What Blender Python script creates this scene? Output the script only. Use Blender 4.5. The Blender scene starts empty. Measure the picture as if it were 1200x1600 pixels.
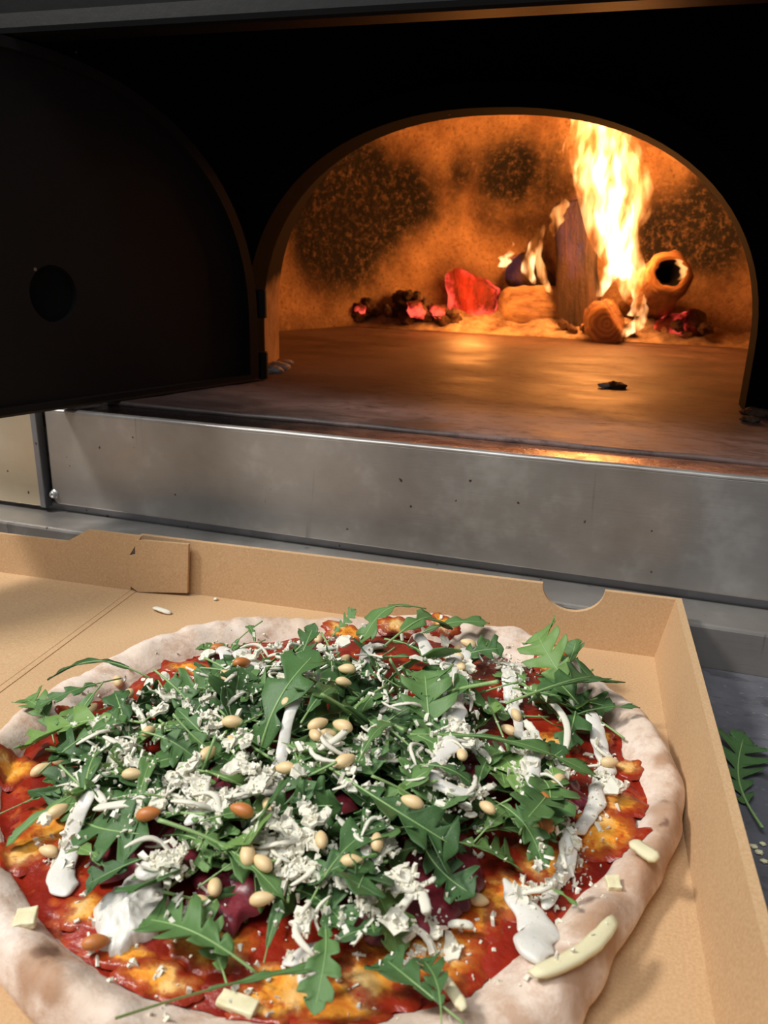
import bpy, bmesh, math, random
from mathutils import Vector, Matrix, noise, Euler
from mathutils.bvhtree import BVHTree

random.seed(7)
SC = bpy.context.scene
COL = SC.collection
PI = math.pi

# ------------------------------------------------------------------ camera
F_PX = 1212.0
PITCH, YAW, ROLL = math.radians(18.64), math.radians(16.61), math.radians(1.63)
EYE = Vector((0, 0, 0.22))
FW = Vector((-math.sin(YAW) * math.cos(PITCH), math.cos(YAW) * math.cos(PITCH), -math.sin(PITCH)))
_rt = Vector((math.cos(YAW), math.sin(YAW), 0)); _up = _rt.cross(FW)
RT = _rt * math.cos(ROLL) + _up * math.sin(ROLL)
UP = -_rt * math.sin(ROLL) + _up * math.cos(ROLL)
cam_data = bpy.data.cameras.new('camera')
cam = bpy.data.objects.new('camera', cam_data); COL.objects.link(cam)
cam.matrix_world = Matrix(((RT.x, UP.x, -FW.x, EYE.x), (RT.y, UP.y, -FW.y, EYE.y), (RT.z, UP.z, -FW.z, EYE.z), (0, 0, 0, 1)))
cam_data.sensor_fit = 'VERTICAL'; cam_data.sensor_height = 7.0
cam_data.lens = 7.0 * F_PX / 1600
cam_data.clip_start = 0.01; cam_data.clip_end = 30
cam_data.dof.use_dof = True
cam_data.dof.focus_distance = 0.40
cam_data.dof.aperture_fstop = cam_data.lens / 1.5
SC.camera = cam

# ------------------------------------------------------------------ world, lights, exposure
world = bpy.data.worlds.new('world'); SC.world = world; world.use_nodes = True
world.node_tree.nodes['Background'].inputs[0].default_value = (0.92, 0.96, 1.0, 1)
world.node_tree.nodes['Background'].inputs[1].default_value = 0.23

def area(name, loc, target, size, energy, color):
    l = bpy.data.lights.new(name, 'AREA'); l.shape = 'RECTANGLE'; l.size, l.size_y = size
    l.energy = energy; l.color = color
    o = bpy.data.objects.new(name, l); COL.objects.link(o); o.location = loc
    o.rotation_euler = (Vector(target) - Vector(loc)).to_track_quat('-Z', 'Y').to_euler()
    return o
area('ceiling_lamp', (-1.35, -0.30, 1.65), (-0.25, 0.35, 0), (0.28, 0.28), 38, (1.0, 0.97, 0.92))
area('ceiling_panel', (-0.45, -0.55, 2.0), (-0.05, 0.3, 0), (1.1, 0.6), 24, (0.95, 0.98, 1.0))
def point(name, loc, energy, color, rad):
    l = bpy.data.lights.new(name, 'POINT'); l.energy = energy; l.color = color; l.shadow_soft_size = rad
    o = bpy.data.objects.new(name, l); COL.objects.link(o); o.location = loc; return o
FIRE = (1.0, 0.34, 0.07)
point('fire_light', (-0.04, 1.17, 0.27), 4.0, FIRE, 0.06)
point('fire_low_light', (-0.22, 1.16, 0.165), 1.0, FIRE, 0.03)

SC.view_settings.view_transform = 'Standard'; SC.view_settings.look = 'None'
SC.view_settings.gamma = 1.0; SC.view_settings.use_curve_mapping = False
SC.view_settings.exposure = 0.0

# ------------------------------------------------------------------ helpers
def ray(px, py):
    return FW + RT * ((px - 600) / F_PX) - UP * ((py - 800) / F_PX)
def on_z(px, py, z):
    d = ray(px, py); return EYE + d * ((z - EYE.z) / d.z)
def on_y(px, py, y):
    d = ray(px, py); return EYE + d * ((y - EYE.y) / d.y)
def project(p):
    v = Vector(p) - EYE; z = v.dot(FW)
    return 600 + F_PX * v.dot(RT) / z, 800 - F_PX * v.dot(UP) / z

def lin(r, g, b, a=1.0):
    f = lambda c: (c / 255 / 12.92) if c / 255 <= 0.04045 else ((c / 255 + 0.055) / 1.055) ** 2.4
    return (f(r), f(g), f(b), a)

def link(name, me, mat=None, parent=None, smooth=True):
    o = bpy.data.objects.new(name, me); COL.objects.link(o)
    if mat is not None: me.materials.append(mat)
    if smooth: me.shade_smooth()
    if parent is not None: o.parent = parent
    return o
def build(name, verts, faces, mat=None, parent=None, smooth=True):
    me = bpy.data.meshes.new(name); me.from_pydata([tuple(v) for v in verts], [], faces); me.update()
    return link(name, me, mat, parent, smooth)
def from_bm(name, bm, mat=None, parent=None, smooth=True):
    me = bpy.data.meshes.new(name); bm.to_mesh(me); bm.free()
    return link(name, me, mat, parent, smooth)
def empty(name, loc=(0, 0, 0), rot=(0, 0, 0)):
    o = bpy.data.objects.new(name, None); COL.objects.link(o); o.location = loc; o.rotation_euler = rot
    o.empty_display_size = 0.02
    return o
def tag(o, label=None, cat=None, group=None, kind=None):
    if label: o['label'] = label
    if cat: o['category'] = cat
    if group: o['group'] = group
    if kind: o['kind'] = kind
    return o
def bevel(o, w=0.001, seg=2, angle=40):
    m = o.modifiers.new('bevel', 'BEVEL'); m.width = w; m.segments = seg; m.limit_method = 'ANGLE'; m.angle_limit = math.radians(angle)
def box_data(x0, x1, y0, y1, z0, z1):
    v = [(x0, y0, z0), (x1, y0, z0), (x1, y1, z0), (x0, y1, z0), (x0, y0, z1), (x1, y0, z1), (x1, y1, z1), (x0, y1, z1)]
    f = [(3, 2, 1, 0), (4, 5, 6, 7), (0, 1, 5, 4), (1, 2, 6, 5), (2, 3, 7, 6), (3, 0, 4, 7)]
    return v, f
def box(name, b, mat, parent=None, bv=0.001):
    v, f = box_data(*b); o = build(name, v, f, mat, parent, False)
    if bv: bevel(o, bv)
    return o
def prism(name, poly, frame, thick, mat, parent=None, bv=0.0):
    """extrude the 2-D outline poly; frame = (origin, axis u, axis v, normal), thickness along the normal"""
    O, U, V, N = [Vector(a) for a in frame]; n = len(poly)
    vs = [O + U * a + V * b for a, b in poly] + [O + U * a + V * b + N * thick for a, b in poly]
    fs = [tuple(range(n))[::-1], tuple(range(n, 2 * n))] + [(i, (i + 1) % n, n + (i + 1) % n, n + i) for i in range(n)]
    bm = bmesh.new(); bv_ = [bm.verts.new(v) for v in vs]
    for f in fs: bm.faces.new([bv_[i] for i in f])
    bmesh.ops.recalc_face_normals(bm, faces=bm.faces)
    o = from_bm(name, bm, mat, parent, False)
    if bv: bevel(o, bv)
    return o
def copy_thing(o, children=None):
    c = o.copy(); COL.objects.link(c)
    for ch in (children if children is not None else o.children):
        d = ch.copy(); COL.objects.link(d); d.parent = c
    return c
def fbm(x, y, z=0.0, s=1.0, o=4):
    return noise.fractal(Vector((x * s, y * s, z * s)), 0.9, 2.0, o)

# ------------------------------------------------------------------ material helpers
class M:
    def __init__(self, name):
        self.m = bpy.data.materials.new(name); self.m.use_nodes = True
        self.t = self.m.node_tree; self.p = self.t.nodes['Principled BSDF']; self.out = self.t.nodes['Material Output']
        self.tc = None
    def n(self, k, **kw):
        nd = self.t.nodes.new(k)
        for a, b in kw.items(): setattr(nd, a, b)
        return nd
    def l(self, a, b): self.t.links.new(a, b)
    def coord(self, scale=(1, 1, 1), kind='Object'):
        if self.tc is None: self.tc = self.n('ShaderNodeTexCoord')
        mp = self.n('ShaderNodeMapping'); mp.inputs['Scale'].default_value = scale
        self.l(self.tc.outputs[kind], mp.inputs['Vector']); return mp.outputs[0]
    def noise(self, scale, detail=4, rough=0.55, vec=None, dist=0.0):
        nd = self.n('ShaderNodeTexNoise'); nd.inputs['Scale'].default_value = scale
        nd.inputs['Detail'].default_value = detail; nd.inputs['Roughness'].default_value = rough; nd.inputs['Distortion'].default_value = dist
        self.l(vec if vec is not None else self.coord(), nd.inputs['Vector']); return nd.outputs[0]
    def ramp(self, fac, stops, interp='LINEAR'):
        nd = self.n('ShaderNodeValToRGB'); cr = nd.color_ramp; cr.interpolation = interp
        while len(cr.elements) < len(stops): cr.elements.new(0.5)
        for e, (p, c) in zip(cr.elements, stops): e.position = p; e.color = c
        self.l(fac, nd.inputs[0]); return nd.outputs[0]
    def mix(self, fac, a, b, mode='MIX'):
        nd = self.n('ShaderNodeMix', data_type='RGBA', blend_type=mode)
        for s, v in ((0, fac), (6, a), (7, b)):
            if hasattr(v, 'node'): self.l(v, nd.inputs[s])
            else: nd.inputs[s].default_value = v
        return nd.outputs[2]
    def math(self, op, a, b=0.0, c=0.0, clamp=False):
        nd = self.n('ShaderNodeMath', operation=op); nd.use_clamp = clamp
        for s, v in enumerate((a, b, c)):
            if hasattr(v, 'node'): self.l(v, nd.inputs[s])
            else: nd.inputs[s].default_value = v
        return nd.outputs[0]
    def patch(self, pos, r, soft, vec):
        """1 inside radius r about pos, fading over soft"""
        d = self.n('ShaderNodeVectorMath', operation='DISTANCE'); self.l(vec, d.inputs[0]); d.inputs[1].default_value = pos
        mr = self.n('ShaderNodeMapRange'); mr.interpolation_type = 'SMOOTHSTEP'
        mr.inputs[1].default_value = r - soft; mr.inputs[2].default_value = r + soft
        mr.inputs[3].default_value = 1; mr.inputs[4].default_value = 0
        self.l(d.outputs['Value'], mr.inputs[0]); return mr.outputs[0]
    def wobble(self, scale, amount, detail=4):
        nd = self.n('ShaderNodeTexNoise'); nd.inputs['Scale'].default_value = scale; nd.inputs['Detail'].default_value = detail
        c = self.coord(); self.l(c, nd.inputs['Vector'])
        s = self.n('ShaderNodeVectorMath', operation='SUBTRACT'); self.l(nd.outputs[1], s.inputs[0]); s.inputs[1].default_value = (0.5,) * 3
        k = self.n('ShaderNodeVectorMath', operation='SCALE'); self.l(s.outputs[0], k.inputs[0]); k.inputs[3].default_value = amount
        a = self.n('ShaderNodeVectorMath', operation='ADD'); self.l(c, a.inputs[0]); self.l(k.outputs[0], a.inputs[1])
        return a.outputs[0]
    def set(self, **kw):
        for k, v in kw.items():
            i = self.p.inputs[k.replace('_', ' ')]
            if hasattr(v, 'node'): self.l(v, i)
            else: i.default_value = v
        return self
    def bump(self, h, strength=0.5, dist=0.001):
        b = self.n('ShaderNodeBump'); b.inputs['Strength'].default_value = strength; b.inputs['Distance'].default_value = dist
        self.l(h, b.inputs['Height']); self.l(b.outputs[0], self.p.inputs['Normal']); return self

MAT = {}
# cardboard
m = M('cardboard'); n1 = m.noise(900, 3, 0.7); n2 = m.noise(14, 3)
col = m.mix(m.ramp(n2, [(0.3, (0, 0, 0, 1)), (0.7, (1, 1, 1, 1))]), lin(182, 144, 102), lin(194, 156, 113))
col = m.mix(m.ramp(n1, [(0.35, (0, 0, 0, 1)), (0.75, (1, 1, 1, 1))]), col, lin(206, 172, 132))
m.set(Base_Color=col, Roughness=0.85).bump(n1, 0.15, 0.0004); MAT['card'] = m.m
# brushed steel
def steel(name, c0, c1, r0, r1, speck=True, stretch=(3, 3, 160)):
    m = M(name)
    br = m.noise(6, 5, 0.65, m.coord(stretch)); cl = m.noise(9, 5, 0.6); fine = m.noise(60, 4, 0.7, m.coord((1, 1, 2.5)))
    col = m.mix(m.ramp(cl, [(0.3, (0, 0, 0, 1)), (0.72, (1, 1, 1, 1))]), c0, c1)
    band = m.noise(7, 3, 0.5, m.coord((1, 1, 0.12)))      # wiped, upright smears
    if speck:
        sc_ = m.noise(90, 2, 0.5, m.coord((1, 1, 0.05)), 0.5); sc2 = m.noise(80, 2, 0.5, m.coord((0.04, 1, 1)), 0.4)
        smear = m.ramp(m.noise(18, 4, 0.7), [(0.55, (0, 0, 0, 1)), (0.75, (0.3, 0.3, 0.3, 1))])
        col = m.mix(smear, col, lin(214, 212, 210))
        col = m.mix(m.math('MULTIPLY', m.ramp(m.math('MAXIMUM', sc_, sc2), [(0.70, (0, 0, 0, 1)), (0.74, (0.6, 0.6, 0.6, 1))]), 0.8), col, lin(96, 92, 88))
        v = m.n('ShaderNodeTexVoronoi'); v.inputs['Scale'].default_value = 75; m.l(m.wobble(60, 0.012), v.inputs['Vector'])
        sp = m.ramp(v.outputs['Distance'], [(0.05, (1, 1, 1, 1)), (0.09, (0, 0, 0, 1))])
        gate = m.ramp(m.noise(14, 2), [(0.50, (0, 0, 0, 1)), (0.54, (1, 1, 1, 1))])
        col = m.mix(m.math('MULTIPLY', sp, gate), col, lin(72, 58, 50))
    rr = m.math('ADD', m.math('MULTIPLY', cl, r1 - r0), r0)
    rr = m.math('ADD', rr, m.math('MULTIPLY', m.math('SUBTRACT', fine, 0.5), 0.25))
    rr = m.math('ADD', rr, m.math('MULTIPLY', m.math('SUBTRACT', band, 0.5), 0.5))
    m.set(Base_Color=col, Metallic=0.6, Roughness=rr); m.bump(m.math('ADD', br, m.math('MULTIPLY', fine, 0.6)), 0.12, 0.0006)
    return m.m
MAT['steel'] = steel('brushed_steel', lin(140, 134, 128), lin(178, 173, 167), 0.30, 0.52)
MAT['steel_lid_tint'] = steel('lid_reflection_steel', lin(188, 172, 146), lin(208, 194, 168), 0.30, 0.5)  # side panel steel, the cardboard lid's beige reflection painted into its colour
MAT['steel_dark'] = steel('dull_steel', lin(118, 118, 121), lin(146, 146, 150), 0.35, 0.55)
MAT['chrome'] = steel('bolt_steel', lin(190, 188, 185), lin(210, 208, 205), 0.2, 0.3, False)
# counter top
m = M('counter_top'); a = m.noise(35, 6, 0.65); b = m.noise(260, 3, 0.6)
col = m.mix(m.ramp(a, [(0.3, (0, 0, 0, 1)), (0.7, (1, 1, 1, 1))]), lin(82, 82, 88), lin(108, 108, 115))
col = m.mix(m.ramp(b, [(0.62, (0, 0, 0, 1)), (0.72, (1, 1, 1, 1))]), col, lin(128, 126, 126))
sc_ = m.noise(26, 4, 0.7, m.coord((1, 3, 1)), 1.0); col = m.mix(m.ramp(sc_, [(0.55, (0, 0, 0, 1)), (0.68, (0.7, 0.7, 0.7, 1))]), col, lin(60, 56, 58))
m.set(Base_Color=col, Roughness=0.55).bump(b, 0.3, 0.0006); MAT['counter'] = m.m
# black painted iron (sooty)
def iron(name, c0, c1, rough, spec=0.2):
    m = M(name); a = m.noise(7, 4); b = m.noise(120, 3, 0.6)
    v = m.n('ShaderNodeTexVoronoi'); v.inputs['Scale'].default_value = 34; m.l(m.coord(), v.inputs['Vector'])
    sp = m.math('MULTIPLY', m.ramp(v.outputs['Distance'], [(0.03, (1, 1, 1, 1)), (0.045, (0, 0, 0, 1))]), m.ramp(m.noise(5, 2), [(0.54, (0, 0, 0, 1)), (0.6, (1, 1, 1, 1))]))
    col = m.mix(m.ramp(a, [(0.3, (0, 0, 0, 1)), (0.7, (1, 1, 1, 1))]), c0, c1)
    col = m.mix(sp, col, lin(110, 95, 80))
    m.set(Base_Color=col, Roughness=rough, Specular_IOR_Level=spec).bump(b, 0.15, 0.0008); return m.m
MAT['iron'] = iron('sooty_iron', lin(10, 9, 9), lin(19, 15, 14), 0.6)
MAT['iron_face'] = iron('sooty_front', lin(6, 6, 7), lin(11, 9, 9), 0.85, 0.03)
MAT['iron_edge'] = iron('worn_iron_edge', lin(34, 27, 22), lin(62, 50, 40), 0.5)
MAT['hood'] = iron('hood_paint', lin(9, 9, 10), lin(14, 13, 13), 0.5, 0.12)
MAT['void'] = iron('vent_dark', lin(4, 4, 4), lin(6, 6, 6), 0.9)
# oven dome lining
m = M('dome_lining'); w = m.wobble(9, 0.10, 5)
g = m.noise(170, 6, 0.8); g2 = m.noise(14, 6, 0.7)
col = m.mix(m.ramp(g2, [(0.35, (0, 0, 0, 1)), (0.62, (1, 1, 1, 1))]), lin(150, 112, 78), lin(206, 168, 124))
col = m.mix(m.ramp(g, [(0.36, (0.8, 0.8, 0.8, 1)), (0.50, (0, 0, 0, 1))]), col, lin(125, 92, 62))
soot = None
for px, py, r, s in ((520, 330, 0.135, 0.04), (600, 310, 0.085, 0.035), (560, 260, 0.06, 0.03), (790, 265, 0.07, 0.03), (860, 265, 0.06, 0.03), (720, 262, 0.055, 0.03), (1060, 355, 0.085, 0.035), (1120, 350, 0.10, 0.035), (1100, 290, 0.05, 0.03), (500, 270, 0.07, 0.03), (960, 330, 0.06, 0.03), (780, 330, 0.05, 0.03),
                     (1080, 290, 0.05, 0.03), (830, 330, 0.05, 0.04), (490, 240, 0.08, 0.04), (700, 330, 0.035, 0.04)):
    d = ray(px, py); t = 0.9                      # where the line of sight meets the vault
    while True:
        P = EYE + d * t; rz = 0.45 if P.z < 0.25 else 0.45 * math.sqrt(max(0, 1 - ((P.z - 0.25) / 0.37) ** 2))
        if math.hypot(P.x + 0.08, P.y - 0.93) >= rz: break
        t += 0.002
    k = m.patch(tuple(P), r, s, w); soot = k if soot is None else m.math('MAXIMUM', soot, k)
grain = m.ramp(m.noise(110, 6, 0.8), [(0.50, (1, 1, 1, 1)), (0.66, (0.62, 0.62, 0.62, 1))])
col = m.mix(m.math('MULTIPLY', soot, grain), col, lin(13, 8, 5))
m.set(Base_Color=col, Roughness=0.9).bump(m.math('ADD', g, m.math('MULTIPLY', g2, 2.0)), 0.9, 0.006); MAT['dome'] = m.m
# throat lining: brown above, bare grey mortar low down
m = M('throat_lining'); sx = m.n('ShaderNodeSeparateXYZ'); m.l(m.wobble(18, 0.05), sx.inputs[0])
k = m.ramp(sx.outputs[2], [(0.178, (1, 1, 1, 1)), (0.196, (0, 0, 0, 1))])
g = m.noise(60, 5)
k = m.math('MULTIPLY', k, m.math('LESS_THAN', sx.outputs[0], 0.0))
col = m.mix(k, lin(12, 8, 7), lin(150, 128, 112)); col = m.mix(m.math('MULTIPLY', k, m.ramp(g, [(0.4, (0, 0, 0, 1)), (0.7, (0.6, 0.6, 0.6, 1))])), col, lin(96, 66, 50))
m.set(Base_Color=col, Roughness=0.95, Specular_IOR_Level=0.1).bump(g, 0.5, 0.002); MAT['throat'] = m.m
# hearth stone
m = M('hearth_stone'); a = m.noise(9, 7, 0.7, m.coord((1, 2.2, 1)), 0.4); b = m.noise(70, 5, 0.7, m.coord((1, 2, 1))); c = m.noise(3.5, 4)
col = m.mix(m.ramp(a, [(0.32, (0, 0, 0, 1)), (0.68, (1, 1, 1, 1))]), lin(62, 45, 41), lin(112, 88, 80))
col = m.mix(m.ramp(b, [(0.48, (0, 0, 0, 1)), (0.66, (0.85, 0.85, 0.85, 1))]), col, lin(40, 28, 25))
col = m.mix(m.ramp(c, [(0.5, (0, 0, 0, 1)), (0.7, (0.6, 0.6, 0.6, 1))]), col, lin(136, 114, 106))
w = m.wobble(30, 0.05); so = None
for q in ((-0.33, 0.50, 0.105, 0.07), (-0.22, 0.50, 0.105, 0.045), (-0.14, 0.51, 0.105, 0.03), (0.02, 0.78, 0.105, 0.03), (0.09, 0.76, 0.105, 0.025), (0.08, 0.60, 0.105, 0.02), (-0.38, 0.62, 0.105, 0.05)):
    k = m.patch(q[:3], q[3], q[3] * 0.5, w); so = k if so is None else m.math('MAXIMUM', so, k)
col = m.mix(m.math('MULTIPLY', so, 0.75), col, lin(30, 22, 20))
m.set(Base_Color=col, Roughness=m.ramp(a, [(0.3, (0.46, 0.46, 0.46, 1)), (0.7, (0.75, 0.75, 0.75, 1))])).bump(b, 0.35, 0.0012); MAT['stone'] = m.m
m = M('rusty_landing_strip'); a = m.noise(26, 6, 0.7, m.coord((1, 2, 1)), 0.6); b = m.noise(120, 4, 0.7)
col = m.mix(m.ramp(a, [(0.35, (0, 0, 0, 1)), (0.62, (1, 1, 1, 1))]), lin(78, 50, 40), lin(150, 104, 82))
sx = m.n('ShaderNodeSeparateXYZ'); m.l(m.wobble(30, 0.08), sx.inputs[0]); col = m.mix(m.ramp(m.math('ADD', sx.outputs[0], 0.5), [(0.28, (1, 1, 1, 1)), (0.38, (0, 0, 0, 1))]), col, lin(26, 19, 17))
m.set(Base_Color=col, Metallic=0.25, Roughness=m.ramp(b, [(0.3, (0.18, 0.18, 0.18, 1)), (0.7, (0.45, 0.45, 0.45, 1))])).bump(m.math('ADD', a, b), 0.4, 0.0015); MAT['strip'] = m.m
# ash, charcoal, wood
m = M('ash'); a = m.noise(40, 6, 0.7); b = m.noise(240, 4, 0.7)
col = m.mix(m.ramp(a, [(0.35, (0, 0, 0, 1)), (0.65, (1, 1, 1, 1))]), lin(110, 84, 62), lin(196, 172, 146))
m.set(Base_Color=col, Roughness=0.95).bump(m.math('ADD', a, b), 0.9, 0.006); MAT['ash'] = m.m
m = M('white_ash'); a = m.noise(200, 4)
m.set(Base_Color=m.mix(a, lin(120, 112, 110), lin(225, 220, 218)), Roughness=0.95).bump(a, 0.6, 0.002); MAT['white_ash'] = m.m
def bark(name, c0, c1, glow):
    m = M(name); a = m.noise(10, 6, 0.7, m.coord((3, 3, 1))); b = m.noise(60, 5, 0.7, m.coord((2, 2, 0.6)))
    col = m.mix(m.ramp(a, [(0.35, (0, 0, 0, 1)), (0.65, (1, 1, 1, 1))]), c0, c1)
    m.set(Base_Color=col, Roughness=0.85).bump(m.math('ADD', a, m.math('MULTIPLY', b, 0.5)), 1.0, 0.008)
    if glow:
        g = m.noise(22, 4, 0.6)
        m.set(Emission_Color=m.ramp(g, [(0.48, (0.35, 0.01, 0.01, 1)), (0.62, (1.0, 0.10, 0.06, 1))]), Emission_Strength=m.ramp(g, [(0.46, (0, 0, 0, 1)), (0.60, (glow,) * 3 + (1,))]))
    return m.m
MAT['bark_black'] = bark('charred_bark', lin(26, 18, 14), lin(70, 48, 34), 0.0)
MAT['bark_brown'] = bark('brown_bark', lin(92, 58, 34), lin(168, 122, 78), 0.0)
MAT['bark_ash'] = bark('ashy_bark', lin(98, 68, 48), lin(190, 156, 120), 0.0)
MAT['ember_red'] = bark('glowing_ember', lin(46, 16, 12), lin(120, 40, 26), 1.6)
MAT['ember_big'] = bark('big_glowing_ember', lin(60, 14, 12), lin(140, 36, 28), 1.3)
MAT['coal'] = bark('coal', lin(40, 27, 20), lin(104, 76, 56), 0.0)
MAT['coal_glow'] = bark('glowing_coal', lin(60, 24, 18), lin(120, 50, 34), 1.5)
m = M('end_grain'); wv = m.n('ShaderNodeTexWave', wave_type='RINGS', rings_direction='Z'); wv.inputs['Scale'].default_value = 45; wv.inputs['Distortion'].default_value = 7
m.l(m.coord(), wv.inputs['Vector'])
m.set(Base_Color=m.mix(wv.outputs[0], lin(150, 104, 66), lin(176, 130, 88)), Roughness=0.8).bump(wv.outputs[0], 0.15, 0.001); MAT['grain'] = m.m
# flames
def flame_mat(name, c_lo, c_hi, strength):
    m = M(name); m.t.nodes.remove(m.p)
    vec = m.wobble(14, 0.03, 2)
    mp = m.n('ShaderNodeMapping'); mp.inputs['Scale'].default_value = (1, 1, 0.28); m.l(vec, mp.inputs['Vector'])
    a = m.noise(75, 2, 0.5, mp.outputs[0])
    k = m.ramp(a, [(0.44, (0, 0, 0, 1)), (0.62, (1, 1, 1, 1))])
    em = m.n('ShaderNodeEmission'); m.l(m.mix(k, c_lo, c_hi), em.inputs[0])
    m.l(m.math('ADD', m.math('MULTIPLY', k, strength), strength * 0.04), em.inputs[1])
    m.l(em.outputs[0], m.out.inputs['Volume']); return m.m
MAT['flame'] = flame_mat('flame', (1.0, 0.24, 0.03, 1), (1.0, 0.46, 0.15, 1), 135)
MAT['flame_core'] = flame_mat('flame_core', (1.0, 0.30, 0.05, 1), (1.0, 0.58, 0.28, 1), 300)
MAT['flame_blue'] = flame_mat('flame_blue', (0.22, 0.12, 0.8, 1), (0.6, 0.3, 0.7, 1), 2.5)
# pizza
CX, CY = -0.100, 0.2717
m = M('pizza_dough'); a = m.noise(26, 5, 0.6); b = m.noise(180, 4, 0.6); fl = m.noise(60, 6, 0.75)
w = m.wobble(70, 0.018)
col = m.mix(m.ramp(a, [(0.32, (0, 0, 0, 1)), (0.7, (1, 1, 1, 1))]), lin(214, 190, 168), lin(232, 216, 202))
col = m.mix(m.ramp(b, [(0.5, (0, 0, 0, 1)), (0.8, (0.5, 0.5, 0.5, 1))]), col, lin(204, 174, 148))
col = m.mix(m.ramp(fl, [(0.46, (0, 0, 0, 1)), (0.66, (0.7, 0.7, 0.7, 1))]), col, lin(178, 138, 108))
def dough_patch(lst, colr, amt):
    global col
    k = None
    for px, py, r in lst:
        P = on_z(px, py, 0.017); d = m.patch((P.x, P.y, 0.017), r, r * 0.45, w); k = d if k is None else m.math('MAXIMUM', k, d)
    col = m.mix(m.math('MULTIPLY', k, amt), col, colr)
dough_patch([(60, 1508, 0.009), (1050, 1265, 0.012), (1020, 1360, 0.012), (960, 1450, 0.011), (1060, 1320, 0.012), (920, 1520, 0.01), (40, 1360, 0.006), (230, 1040, 0.004), (1040, 1180, 0.007), (1000, 1400, 0.010), (1068, 1240, 0.009), (80, 1530, 0.007)], lin(160, 116, 80), 0.75)  # baked brown spots; on the right side the crust's shading is painted in too
dough_patch([(66, 1490, 0.0035), (866, 1015, 0.0045), (1030, 1243, 0.004), (1012, 1225, 0.003), (985, 1165, 0.003), (910, 1400, 0.003), (232, 1027, 0.0016), (800, 1010, 0.002), (1040, 1280, 0.0022)], lin(84, 46, 26), 0.75)
m.set(Base_Color=col, Roughness=0.8, Subsurface_Weight=0.08, Subsurface_Radius=(0.004, 0.002, 0.001)).bump(m.math('ADD', m.math('MULTIPLY', a, 1.5), fl), 0.35, 0.0022); MAT['dough'] = m.m
m = M('tomato_sauce'); a = m.noise(38, 5, 0.6, None, 0.4); b = m.noise(300, 4, 0.7); c = m.noise(95, 3, 0.6)
col = m.mix(m.ramp(a, [(0.36, (0, 0, 0, 1)), (0.64, (1, 1, 1, 1))]), lin(118, 22, 12), lin(158, 44, 22))
col = m.mix(m.ramp(c, [(0.56, (0, 0, 0, 1)), (0.70, (0.8, 0.8, 0.8, 1))]), col, lin(196, 92, 40))
col = m.mix(m.ramp(b, [(0.30, (0.7, 0.7, 0.7, 1)), (0.38, (0, 0, 0, 1))]), col, lin(92, 18, 8))
m.set(Base_Color=col, Roughness=0.33, Specular_IOR_Level=0.5).bump(m.math('ADD', c, m.math('MULTIPLY', b, 0.4)), 0.6, 0.0016); MAT['sauce'] = m.m
m = M('melted_cheese'); a = m.noise(55, 5, 0.6, None, 0.6); b = m.noise(240, 4, 0.7); c = m.noise(110, 4, 0.6)
col = m.mix(m.ramp(a, [(0.32, (0, 0, 0, 1)), (0.5, (1, 1, 1, 1))]), lin(206, 82, 22), lin(238, 164, 60))
col = m.mix(m.ramp(a, [(0.5, (0, 0, 0, 1)), (0.68, (1, 1, 1, 1))]), col, lin(240, 206, 140))
col = m.mix(m.ramp(c, [(0.34, (0.9, 0.9, 0.9, 1)), (0.44, (0, 0, 0, 1))]), col, lin(176, 66, 26))
at = m.n('ShaderNodeAttribute'); at.attribute_name = 'thinness'   # thin melted cheese lets the tomato through
k = m.ramp(m.math('ADD', at.outputs['Fac'], m.math('MULTIPLY', m.math('SUBTRACT', c, 0.5), 1.6)), [(0.42, (0, 0, 0, 1)), (0.62, (0.75, 0.75, 0.75, 1)), (0.92, (1, 1, 1, 1))])
col = m.mix(k, col, lin(150, 44, 22))
m.set(Base_Color=col, Roughness=0.3, Subsurface_Weight=0.1, Subsurface_Radius=(0.003, 0.0015, 0.0006)).bump(m.math('ADD', c, m.math('MULTIPLY', b, 0.3)), 0.6, 0.0018); MAT['melt'] = m.m
m = M('rocket_leaf'); oi = m.n('ShaderNodeObjectInfo'); a = m.noise(120, 4)
col = m.ramp(oi.outputs['Random'], [(0.0, lin(60, 96, 50)), (0.4, lin(88, 128, 68)), (0.8, lin(112, 150, 82)), (1.0, lin(136, 172, 86))])
col = m.mix(m.ramp(a, [(0.35, (0, 0, 0, 1)), (0.75, (0.5, 0.5, 0.5, 1))]), col, lin(112, 146, 100))
m.set(Base_Color=col, Roughness=0.42, Specular_IOR_Level=0.5).bump(a, 0.3, 0.0008)
tr = m.n('ShaderNodeBsdfTranslucent'); m.l(m.mix(0.5, col, lin(110, 160, 50)), tr.inputs[0])
ms = m.n('ShaderNodeMixShader'); ms.inputs[0].default_value = 0.22; m.l(m.p.outputs[0], ms.inputs[1]); m.l(tr.outputs[0], ms.inputs[2]); m.l(ms.outputs[0], m.out.inputs['Surface'])
MAT['leaf'] = m.m
m = M('rocket_stalk'); a = m.noise(90, 3); m.set(Base_Color=m.mix(a, lin(116, 152, 90), lin(160, 188, 122)), Roughness=0.4); MAT['stalk'] = m.m
def soft(name, c0, c1, rough, sc=160, sss=0.15, b=0.3):
    m = M(name); a = m.noise(sc, 4, 0.6)
    m.set(Base_Color=m.mix(m.ramp(a, [(0.35, (0, 0, 0, 1)), (0.65, (1, 1, 1, 1))]), c0, c1), Roughness=rough, Subsurface_Weight=sss, Subsurface_Radius=(0.003, 0.002, 0.001)).bump(a, b, 0.0008); return m.m
MAT['hard'] = soft('grated_cheese', lin(222, 217, 196), lin(240, 236, 220), 0.5)
MAT['hard_yellow'] = soft('cheese_stick', lin(222, 212, 168), lin(236, 228, 192), 0.5)
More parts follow.
